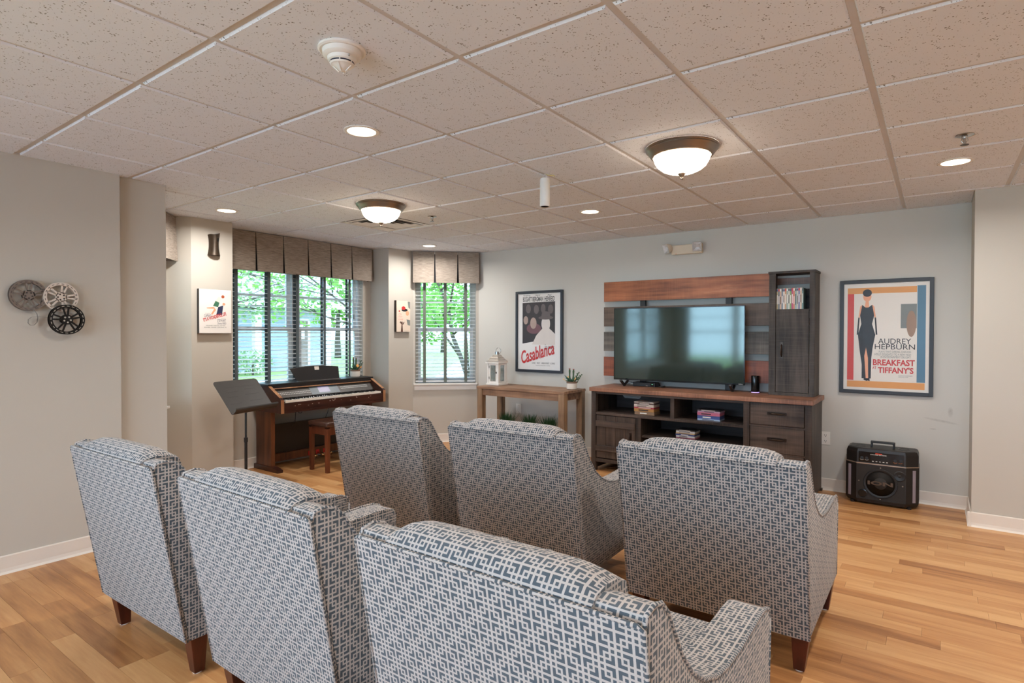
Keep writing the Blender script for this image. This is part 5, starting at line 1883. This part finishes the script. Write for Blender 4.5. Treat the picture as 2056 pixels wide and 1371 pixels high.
# ------------------------------------------------------------------ wall fittings
t = thing('emergency_light', 'ivory twin head emergency light high on the wall above the plank panel', 'emergency light', (-2.06, 5.87, 2.20))
box('housing', -2.215, -1.905, 5.815, 5.869, 2.200, 2.296, M_IVORY, t, 0.008)
M_LENS = mat('lens_clear', (222, 220, 220), 0.15, 0.25, var=0.25, vscale=60)
for cx_, dv in ((-2.24, Vector((-0.55, -0.75, -0.32))), (-1.935, Vector((0.12, -0.93, -0.34)))):
    dv.normalize()
    rt = dv.cross(Vector((0, 0, 1))).normalized()
    up = rt.cross(dv)
    cc = Vector((cx_, 5.785, 2.265))
    mb = MB()
    vs = []
    for kx, hs_ in ((-0.030, 0.030), (0.012, 0.046), (0.024, 0.046)):
        c8 = hs_ * 0.75
        for (a, b) in ((-hs_, -c8), (-c8, -hs_), (c8, -hs_), (hs_, -c8), (hs_, c8), (c8, hs_), (-c8, hs_), (-hs_, c8)):
            vs.append(cc + dv * kx + rt * a + up * b)
    fs = [tuple(range(8))] + [(r_ * 8 + q_, r_ * 8 + (q_ + 1) % 8, r_ * 8 + 8 + (q_ + 1) % 8, r_ * 8 + 8 + q_) for r_ in (0, 1) for q_ in range(8)]
    mb.add(vs, fs)
    hd = obj('lamp_head', mb, M_IVORY, t)
    mb = MB()
    vs = []
    for kx, hs_ in ((0.0245, 0.0445), (-0.004, 0.014)):
        vs += [cc + dv * kx + rt * a * hs_ + up * b * hs_ for (a, b) in ((-1, -1), (1, -1), (1, 1), (-1, 1))]
    mb.add(vs, [(0, 1, 5, 4), (1, 2, 6, 5), (2, 3, 7, 6), (3, 0, 4, 7), (4, 5, 6, 7)])
    obj('reflector', mb, M_LENS, hd)
    mb = MB().tube([cc - dv * 0.028, (cx_ * 0.85 + -2.06 * 0.15, 5.83, 2.25)], 0.012, 8)
    obj('swivel', mb, M_IVORY, hd)
box('test_button', -2.168, -2.160, 5.812, 5.816, 2.203, 2.208, mat('button_red', (220, 90, 70), 0.4), t)

t = thing('outlet_plate', 'ivory duplex outlet right of the media console', 'outlet', (-0.80, 5.87, 0.40))
box('plate', -0.835, -0.765, 5.864, 5.8695, 0.405, 0.52, M_WHITEP, t, 0.002)
for z in (0.437, 0.488):
    s = box('socket', -0.818, -0.782, 5.862, 5.8645, z - 0.016, z + 0.016, M_WHITEP, t, 0.004)
    mb = MB()
    for x in (-0.808, -0.794):
        mb.box(x - 0.0015, x + 0.0015, 5.8613, 5.8622, z - 0.002, z + 0.008)
    mb.box(-0.803, -0.797, 5.8613, 5.8622, z - 0.011, z - 0.005)
    obj('slots', mb, M_SLOTD, s)
t = thing('blank_plate', 'white wall plate above the grass planters under the console table', 'wall plate', (-4.165, 5.87, 0.41))
box('plate', -4.205, -4.125, 5.864, 5.8695, 0.412, 0.527, M_WHITEP, t, 0.002)
for z in (0.43, 0.508):
    obj('screw', MB().lathe([(0.003, 0), (0.003, -0.001), (0, -0.001)], (-4.165, 5.864, z), 8, 'y'), M_NICKEL, t)

# ------------------------------------------------------------------ ceiling fixtures
M_LENSD = emissive('downlight_lens', (1.0, 0.86, 0.66), 6.0)


def downlight(x, y, label):
    t = thing('recessed_downlight', label, 'downlight', (x, y, CEIL), 'recessed ceiling downlights')
    mb = MB().lathe([(0.088, 0.0), (0.090, -0.004), (0.080, -0.008), (0.072, -0.006), (0.070, 0.0)], (x, y, CEIL), 36, cap=False)
    obj('trim_ring', mb, M_WHITEP, t, smooth='auto')
    mb = MB().lathe([(0.0, -0.0035), (0.0715, -0.0035), (0.0715, -0.001)], (x, y, CEIL), 32, cap=False)
    obj('lens', mb, M_LENSD, t)
    ld = bpy.data.lights.new('downlight_lamp', 'AREA')
    ld.shape = 'DISK'
    ld.size = 0.13
    ld.energy = DOWNLIGHT_W
    ld.spread = math.radians(165)
    ld.color = (1.0, 0.97, 0.93)
    lo = bpy.data.objects.new('downlight_lamp', ld)
    C.objects.link(lo)
    lo.parent = t
    lo.location = (0, 0, -0.006)


for x, y, lb in ((-2.397, 1.981, 'recessed downlight above the gap behind the front row, nearest the smoke detector'), (-4.873, 2.591, 'recessed downlight in front of the bronze wall pocket'), (0.077, 4.419, 'recessed downlight at the far right near a pendent sprinkler'),
                 (-2.397, 4.419, 'recessed downlight right of the hanging white cylinder'), (-4.873, 5.029, 'small far recessed downlight before the corner window'),
                 (0.077, 1.981, 'unseen recessed downlight added above the right of the rear row'), (-2.397, -0.457, 'unseen recessed downlight added above the area behind the rear row'), (0.077, -0.457, 'unseen recessed downlight added just behind the viewer'),  # added unseen lamps from here on, carrying the ceiling pattern to light the room
                 (2.55, 4.419, 'unseen recessed downlight added before the right front wall'), (2.55, 1.981, 'unseen recessed downlight added along the right wall'), (0.077, -2.5, 'unseen recessed downlight added near the rear wall'), (-2.397, -2.5, 'unseen recessed downlight added in the rear left part')):
    downlight(x, y, lb)


def bowl_mat():
    m, nt, b = newmat('bowl_glass')
    b.inputs['Base Color'].default_value = (0.9, 0.86, 0.8, 1)
    b.inputs['Roughness'].default_value = 0.35
    b.inputs['Emission Color'].default_value = (1.0, 0.80, 0.60, 1)
    gn = coords(nt, (1, 1, 1))
    n = noise(nt, gn, 9.0, 0)
    nt.links.new(mth(nt, 'ADD', mth(nt, 'MULTIPLY', n, BOWL_EMIT * 0.8), BOWL_EMIT * 0.6), b.inputs['Emission Strength'])
    return m


M_BOWL = bowl_mat()


def bowl_light(x, y, label):
    t = thing('bowl_ceiling_light', label, 'ceiling light', (x, y, CEIL), 'ribbed bowl ceiling lights')
    mb = MB().lathe([(0.196, 0.0), (0.199, -0.006), (0.192, -0.012), (0.195, -0.017), (0.186, -0.024), (0.176, -0.040), (0.166, -0.052), (0.157, -0.054), (0.153, -0.048)], (x, y, CEIL), 48, cap=False)
    obj('rim', mb, M_NICKEL, t, smooth='auto')
    prof = [(0.153, -0.050), (0.152, -0.062), (0.146, -0.080), (0.132, -0.102), (0.108, -0.122), (0.074, -0.137), (0.035, -0.145), (0.0, -0.147)]
    n = 64
    vs, fs = [], []
    for r, h in prof:
        for k in range(n):
            a = 2 * PI * k / n
            rr = r * (1.0 - (0.018 if k % 4 in (0, 1) else 0.0))
            vs.append((x + rr * math.cos(a), y + rr * math.sin(a), CEIL + h))
    for i in range(len(prof) - 1):
        for k in range(n):
            fs.append((i * n + k, i * n + (k + 1) % n, (i + 1) * n + (k + 1) % n, (i + 1) * n + k))
    mb = MB().add(vs, fs)
    obj('glass_bowl', mb, M_BOWL, t, smooth='auto')
    mb = MB().lathe([(0.0, -0.143), (0.022, -0.146), (0.020, -0.150), (0.010, -0.160), (0.006, -0.165), (0.010, -0.170), (0.009, -0.177), (0.0, -0.181)], (x, y, CEIL), 20)
    obj('finial', mb, M_NICKEL, t, smooth='auto')


bowl_light(-1.161, 3.200, 'ribbed glass bowl ceiling light, the nearer larger one')
bowl_light(-3.635, 3.200, 'ribbed glass bowl ceiling light, the farther one beside the air vent')
bowl_light(-1.161, 0.152, 'unseen ribbed glass bowl ceiling light added above the rear row')  # this bowl and the next are unseen, added for extra room light
bowl_light(1.31, 3.200, 'unseen ribbed glass bowl ceiling light added beyond the right frame edge')

# smoke detector
sx_, sy_ = -1.768, 1.372
t = thing('smoke_detector', 'white round smoke detector with dark slots on the ceiling', 'smoke detector', (sx_, sy_, CEIL))
obj('base_plate', MB().lathe([(0.0, 0.0), (0.084, 0.0), (0.085, -0.008), (0.079, -0.012), (0.070, -0.010), (0.068, -0.016)], (sx_, sy_, CEIL), 40), M_WHITEP, t, smooth='auto')
obj('body', MB().lathe([(0.070, -0.010), (0.068, -0.026), (0.060, -0.033), (0.052, -0.034), (0.050, -0.046), (0.044, -0.050)], (sx_, sy_, CEIL), 40, cap=False), M_WHITEP, t, smooth='auto')
obj('dark_slot', MB().lathe([(0.043, -0.049), (0.041, -0.056)], (sx_, sy_, CEIL), 40), mat('slot_navy', (26, 26, 54), 0.5), t)
for k in range(6):
    a = 2 * PI * k / 6 + 0.2
    mb = MB().obox((sx_ + 0.042 * math.cos(a), sy_ + 0.042 * math.sin(a), CEIL - 0.0525), Vector((math.cos(a), math.sin(a), 0)) * 0.002, Vector((-math.sin(a), math.cos(a), 0)) * 0.002, (0, 0, 0.004))
    obj('slot_rib', mb, M_WHITEP, t)
obj('nose', MB().lathe([(0.044, -0.055), (0.040, -0.060), (0.030, -0.062), (0.022, -0.068), (0.010, -0.078), (0.0, -0.079)], (sx_, sy_, CEIL), 32), M_WHITEP, t, smooth='auto')
for k in range(4):
    a = 2 * PI * k / 4 + 0.5
    mb = MB().tube([(sx_ + 0.034 * math.cos(a), sy_ + 0.034 * math.sin(a), CEIL - 0.060), (sx_ + 0.012 * math.cos(a), sy_ + 0.012 * math.sin(a), CEIL - 0.082)], 0.0025, 6)
    obj('nose_rib', mb, M_WHITEP, t)
obj('status_light', MB().lathe([(0.004, 0.0), (0.003, -0.006), (0, -0.007)], (sx_ + 0.052, sy_ - 0.01, CEIL - 0.036), 10), M_CHROME, t)


def sprinkler(x, y, drop, label):
    t = thing('sprinkler_head', label, 'sprinkler', (x, y, CEIL), 'fire sprinklers')
    obj('escutcheon', MB().lathe([(0.040, 0.0), (0.041, -0.004), (0.030, -0.009), (0.018, -0.011), (0.0, -0.011)], (x, y, CEIL), 28), M_CHROME, t, smooth='auto')
    mb = MB().lathe([(0.014, -0.010), (0.013, -0.020), (0.006, -0.022), (0.006, -drop + 0.003), (0.0, -drop + 0.003)], (x, y, CEIL), 16)
    obj('stem', mb, M_CHROME, t, smooth='auto')
    mb = MB()
    for sg in (-1, 1):
        mb.tube([(x + sg * 0.012, y, CEIL - 0.018), (x + sg * 0.014, y, CEIL - 0.03), (x, y, CEIL - drop + 0.002)], 0.0022, 6)
    obj('frame_arms', mb, M_CHROME, t)
    obj('deflector', MB().lathe([(0.019, -drop + 0.001), (0.018, -drop - 0.001), (0.0, -drop - 0.001)], (x, y, CEIL), 20), M_DARKMET, t)


sprinkler(0.105, 3.859, 0.052, 'chrome pendent sprinkler near the far right downlight')
sprinkler(-3.636, 3.790, 0.045, 'chrome pendent sprinkler behind the farther bowl light')

# four way air diffuser
vx0, vy0 = GX0 - 7 * GXS + 0.014, GY0 + 4 * GYS + 0.014
vx1, vy1 = vx0 + GXS - 0.028, vy0 + GYS - 0.028
t = thing('air_diffuser', 'square four way air diffuser in the ceiling behind the farther bowl light', 'air vent', ((vx0 + vx1) / 2, (vy0 + vy1) / 2, CEIL))
box('back_box', vx0 + 0.03, vx1 - 0.03, vy0 + 0.03, vy1 - 0.03, CEIL + 0.016, CEIL + 0.0205, mat('duct_dark', (58, 46, 38), 0.8), t)
for k in range(5):
    i0 = 0.0 + k * 0.058
    wd = 0.045 if k else 0.040
    x0, x1, y0, y1 = vx0 + i0, vx1 - i0, vy0 + i0, vy1 - i0
    za, zb = (CEIL + 0.002, CEIL + 0.002) if k == 0 else (CEIL + 0.001, CEIL + 0.014)
    vs = [(x0, y0, za), (x1, y0, za), (x1, y1, za), (x0, y1, za), (x0 + wd, y0 + wd, zb), (x1 - wd, y0 + wd, zb), (x1 - wd, y1 - wd, zb), (x0 + wd, y1 - wd, zb)]
    vs += [(p[0], p[1], p[2] + 0.0015) for p in vs]
    fs = []
    for q_ in range(4):
        q2 = (q_ + 1) % 4
        fs += [(q_, q2, 4 + q2, 4 + q_), (8 + q_, 12 + q_, 12 + q2, 8 + q2), (q_, 8 + q_, 8 + q2, q2), (4 + q_, 4 + q2, 12 + q2, 12 + q_)]
    obj('frame' if k == 0 else 'louver', MB().add(vs, fs), M_WHITEP, t)
mb = MB().add([(vx1 - 0.30, vy1 - 0.04, CEIL - 0.001), (vx1 - 0.04, vy1 - 0.04, CEIL - 0.001), (vx1 - 0.04, vy1 - 0.30, CEIL - 0.001)], [(0, 1, 2)]) if False else \
    MB().box(vx0 + 0.04, vx0 + 0.16, vy1 - 0.26, vy1 - 0.04, CEIL - 0.003, CEIL - 0.001)
obj('deflector_sheet', mb, M_WHITEP, t)

# white cylinder hanging from the grid
cx_, cy_ = -2.088, 3.233
t = thing('hanging_cylinder', 'white cylinder hanging from the ceiling grid by a loop', 'ceiling device', (cx_, cy_, 2.225))
obj('body', MB().lathe([(0.030, 2.225), (0.033, 2.230), (0.033, 2.402), (0.028, 2.408), (0.0, 2.408)], (cx_, cy_, 0), 28), M_WHITEP, t, smooth='auto')
obj('socket', MB().lathe([(0.0, 2.2245), (0.026, 2.2245)], (cx_, cy_, 0), 24), mat('socket_grey', (110, 100, 94), 0.6), t)
obj('loop', MB().tube([(cx_ - 0.02, cy_, 2.405), (cx_ - 0.012, cy_, 2.425), (cx_, cy_, 2.438), (cx_ + 0.012, cy_, 2.425), (cx_ + 0.02, cy_, 2.405)], 0.0025, 6), M_WHITEP, t)
mb = MB().tube([(cx_, cy_, 2.436), (cx_ + 0.03, cy_ + 0.02, 2.428), (cx_ + 0.055, cy_ + 0.02, 2.424), (cx_ + 0.065, cy_ + 0.015, 2.415)], 0.003, 6)
obj('cable_tie', mb, mat('tie_yellow', (206, 190, 120), 0.5), t)

# ------------------------------------------------------------------ outdoors
GZ = -0.45
m, nt, b = newmat('lawn_grass')
n1 = noise(nt, coords(nt), 0.6, 4)
n2 = noise(nt, coords(nt), 14, 3)
nt.links.new(mixc(nt, mth(nt, 'MULTIPLY', n2, 0.6), mixc(nt, n1, lin((112, 142, 74)), lin((150, 168, 100))), lin((84, 116, 58))), b.inputs['Base Color'])
b.inputs['Roughness'].default_value = 0.9
M_LAWN = m
lawn = tag(box('lawn', -120, -6.2, -40, 120, GZ - 0.2, GZ, M_LAWN), 'sunlit lawn stretching outside the windows', 'lawn')
lawn['kind'] = 'stuff'
lawn2 = tag(box('lawn', -6.2, 60, 6.4, 120, GZ - 0.2, GZ, M_LAWN), 'strip of lawn outside beyond the front wall', 'lawn')
lawn2['kind'] = 'stuff'
tag(box('bounce_ground', -6.2, 14, -16, -3.75, GZ - 0.2, GZ, mat('bounce_ground_pale', (220, 218, 215), 0.85, var=0.05, vscale=2)), 'unseen pale patio outside the rear glazing behind the viewer', 'pavement')  # unseen ground added and kept pale to bounce neutral daylight onto the ceiling
M_PAV = mat('concrete_pale', (196, 193, 188), 0.85, var=0.05, vscale=2)
for pts, lb in (([(-12, 11.5), (-9.0, 10.6), (-8.0, 12), (-17, 25), (-20, 60), (-27, 60), (-24, 27)], 'pale concrete drive running past the corner window'),
                ([(-21, -20), (-19.6, -20), (-19.6, 15), (-21, 16)], 'pale path in front of the neighbouring house')):
    mb = MB().prism(pts, lambda p: (p[0], p[1], GZ), lambda p: (p[0], p[1], GZ + 0.02))
    tag(obj('pavement', mb, M_PAV), lb, 'pavement')
# neighbouring house
M_SID = mat('siding_pale', (176, 184, 194), 0.7, var=0.03)
M_HW = mat('house_white', (238, 238, 238), 0.6, var=0.02)
M_HR = mat('house_shingle', (150, 148, 148), 0.9, var=0.15, vscale=6)
M_HB = mat('house_brown', (136, 116, 106), 0.7, var=0.08)
M_HG = mat('house_window', (110, 124, 136), 0.2, var=0.1)
t = thing('neighbour_house', 'pale grey house with white columns seen through the wide window', 'house', (-27, 10, GZ))
box('walls', -34, -26.2, -12, 19.0, GZ, 2.75, M_SID, t)
for k in range(18):
    z = GZ + 0.15 + k * 0.17
    box('siding_board', -26.2, -26.17, -12, 19.0, z, z + 0.15, M_SID, t)
mb = MB().prism([(-25.0, 2.70), (-25.0, 2.88), (-30, 6.2), (-35, 2.88), (-35, 2.70)], lambda p: (p[0], -13, p[1]), lambda p: (p[0], 19.8, p[1]))
obj('roof', mb, M_HR, t)
box('eave_board', -25.02, -24.95, -13, 19.8, 2.62, 2.90, M_HW, t)
for y_ in (9.2, 12.2, 14.8, 16.6, 18.6):
    box('porch_column', -25.4, -25.1, y_ - 0.15, y_ + 0.15, GZ, 2.65, M_HW, t)
for y_, w_ in ((10.7, 1.5), (13.4, 1.2)):
    wf = box('window', -26.18, -26.12, y_ - w_ / 2, y_ + w_ / 2, 0.5, 2.2, M_HW, t)
    for a, b_ in ((-1, 0), (0, 1)):
        box('pane', -26.12, -26.10, y_ + a * (w_ / 2 - 0.08) + (0.05 if a == 0 else 0), y_ + b_ * (w_ / 2 - 0.08) - (0.05 if b_ == 0 else 0), 0.58, 2.12, M_HG, wf)
dr = box('door', -26.18, -26.12, 17.1, 18.1, GZ + 0.1, 2.0, M_HB, t)
box('door_trim', -26.19, -26.13, 16.95, 18.25, GZ + 0.1, 2.12, M_HW, t)
box('door_light', -26.12, -26.11, 17.3, 17.9, 1.1, 1.8, M_HW, dr)

M_BARK = mat('bark', (86, 76, 66), 0.9, var=0.2, vscale=20)
M_LF1 = leaf_mat('leaf_mid', (88, 140, 58), (150, 196, 92))
M_LF2 = leaf_mat('leaf_grey', (104, 140, 92), (162, 186, 130))


def leaves(mb, rg, c, rad, n, size):
    for q_ in range(n):
        while True:
            p = Vector((rg.uniform(-1, 1), rg.uniform(-1, 1), rg.uniform(-1, 1)))
            if 0.15 < p.length < 1:
                break
        p = Vector((c[0] + p.x * rad[0], c[1] + p.y * rad[1], c[2] + p.z * rad[2]))
        d = Vector((rg.uniform(-1, 1), rg.uniform(-1, 1), rg.uniform(-0.9, 0.3))).normalized()
        e = d.cross(Vector((rg.uniform(-1, 1), rg.uniform(-1, 1), rg.uniform(-1, 1))))
        e = e.normalized() if e.length > 1e-3 else d.orthogonal()
        s = size * rg.uniform(0.7, 1.3)
        mb.add([p, p + d * s * 0.5 + e * s * 0.3, p + d * s, p + d * s * 0.5 - e * s * 0.3], [(0, 1, 2, 3)])


def tree(base, lean, height, clumps, nleaf, size, m_leaf, label, seed, branches=9, r0=0.09):
    rg = random.Random(seed)
    t = thing('tree', label, 'tree', base, 'trees outside the windows')
    b0 = Vector(base)
    top = b0 + Vector(lean) + Vector((0, 0, height))
    trunk = [b0 + (top - b0) * k / 8 + Vector((rg.uniform(-1, 1), rg.uniform(-1, 1), 0)) * 0.05 * k / 4 for k in range(9)]
    mb = MB().tube(trunk, [r0 * (1 - 0.09 * k) for k in range(9)], 8)
    tr = obj('trunk', mb, M_BARK, t, smooth=True)
    lm = MB()
    for c in clumps:
        cc = b0 + Vector(c[:3])
        s = trunk[rg.randint(2, 7)]
        mid = (s + cc) / 2 + Vector((rg.uniform(-.2, .2), rg.uniform(-.2, .2), rg.uniform(-.05, .3)))
        mb = MB().tube([s, mid, cc, cc + (cc - mid) * 0.6], [r0 * 0.38, r0 * 0.26, r0 * 0.16, r0 * 0.06], 6)
        for _ in range(3):
            e = cc + Vector((rg.uniform(-1, 1) * c[3], rg.uniform(-1, 1) * c[3], rg.uniform(-.7, .4) * c[4]))
            mb.tube([mid * 0.4 + cc * 0.6, (cc + e) / 2 + Vector((0, 0, 0.08)), e], [r0 * 0.13, r0 * 0.1, r0 * 0.04], 5)
        obj('branch', mb, M_BARK, t, smooth=True)
        leaves(lm, rg, cc, (c[3], c[3], c[4]), nleaf, size)
    obj('foliage', lm, m_leaf, t, kind='stuff')
    return t


# window 3 tree, close, leaning trunk
tree((-6.55, 8.25, GZ), (-1.9, 0.35, 0), 3.6,
     [(-0.9, 0.3, 2.9, .75, .5), (-1.7, 0.0, 3.2, .8, .6), (-0.2, 0.6, 3.3, .8, .6), (-1.2, 0.9, 3.7, .9, .6), (-0.3, -0.2, 3.8, .9, .5), (-2.3, 0.5, 2.6, .7, .5), (0.3, 0.2, 2.7, .6, .4), (-1.0, -0.2, 2.15, .75, .28), (0.0, 0.4, 2.1, .6, .25), (-1.9, 0.3, 1.9, .5, .3)],
     300, 0.10, M_LF1, 'leafy green tree with a leaning trunk outside the corner window', 3, r0=0.06)
# trees before the wide window
tree((-9.6, 9.6, GZ), (-0.4, -0.5, 0), 4.4,
     [(-0.6, -1.2, 3.2, 1.0, .6), (-1.0, -2.2, 3.0, 1.0, .7), (-0.2, -0.4, 3.6, 1.0, .7), (-1.4, -3.2, 3.2, .9, .6), (-0.6, -1.8, 3.9, 1.2, .6), (-0.8, -2.6, 2.35, .7, .4), (-0.5, -1.0, 2.4, .7, .4), (-0.2, 0.3, 2.5, .6, .4)],
     260, 0.10, M_LF1, 'bright green tree outside the right half of the wide window', 5)
tree((-14.5, 6.0, GZ), (0.3, 0.6, 0), 5.0,
     [(0.2, 0.6, 3.2, 1.1, .7), (0.3, 1.6, 3.6, 1.2, .7), (0.0, 2.6, 3.3, 1.1, .7), (0.4, 1.2, 4.4, 1.3, .7), (0.1, 2.2, 2.5, .8, .4), (0.0, 0.2, 2.6, .8, .5), (0.2, 3.3, 3.0, .8, .6)],
     240, 0.12, M_LF2, 'grey green tree outside the left half of the wide window', 9, r0=0.11)
for k, (x, y, lb) in enumerate(((-37, 40, 'distant tree beyond the lawn, seen left in the corner window'), (-26, 45, 'distant tree beyond the drive, seen right in the corner window'), (-36, 27.5, 'distant tree right of the neighbouring house'))):
    tree((x, y, GZ), (0, 0, 0), 5, [(0, 0, 5.0, 3.2, 2.6), (1.5, 1.5, 4.0, 2.4, 2.0), (-1.5, -1.2, 4.2, 2.6, 2.0)], 380, 0.5, M_LF1, lb, 20 + k, r0=0.25)
for k, (x, y, r) in enumerate(((-24.3, 10.2, .8), (-24.0, 11.9, .7), (-24.2, 14.0, .9))):
    t = thing('shrub', '%s rounded shrub in the bed before the neighbouring house' % ('left', 'middle', 'right')[k], 'shrub', (x, y, GZ), 'shrubs before the neighbouring house')
    mb = MB().tube([(x, y, GZ), (x, y, GZ + r * 0.6)], 0.05, 6)
    obj('stem', mb, M_BARK, t)
    lm = MB()
    leaves(lm, random.Random(40 + k), (x, y, GZ + r * 0.65), (r, r, r * 0.65), 500, 0.14)
    obj('foliage', lm, M_LF2, t, kind='stuff')
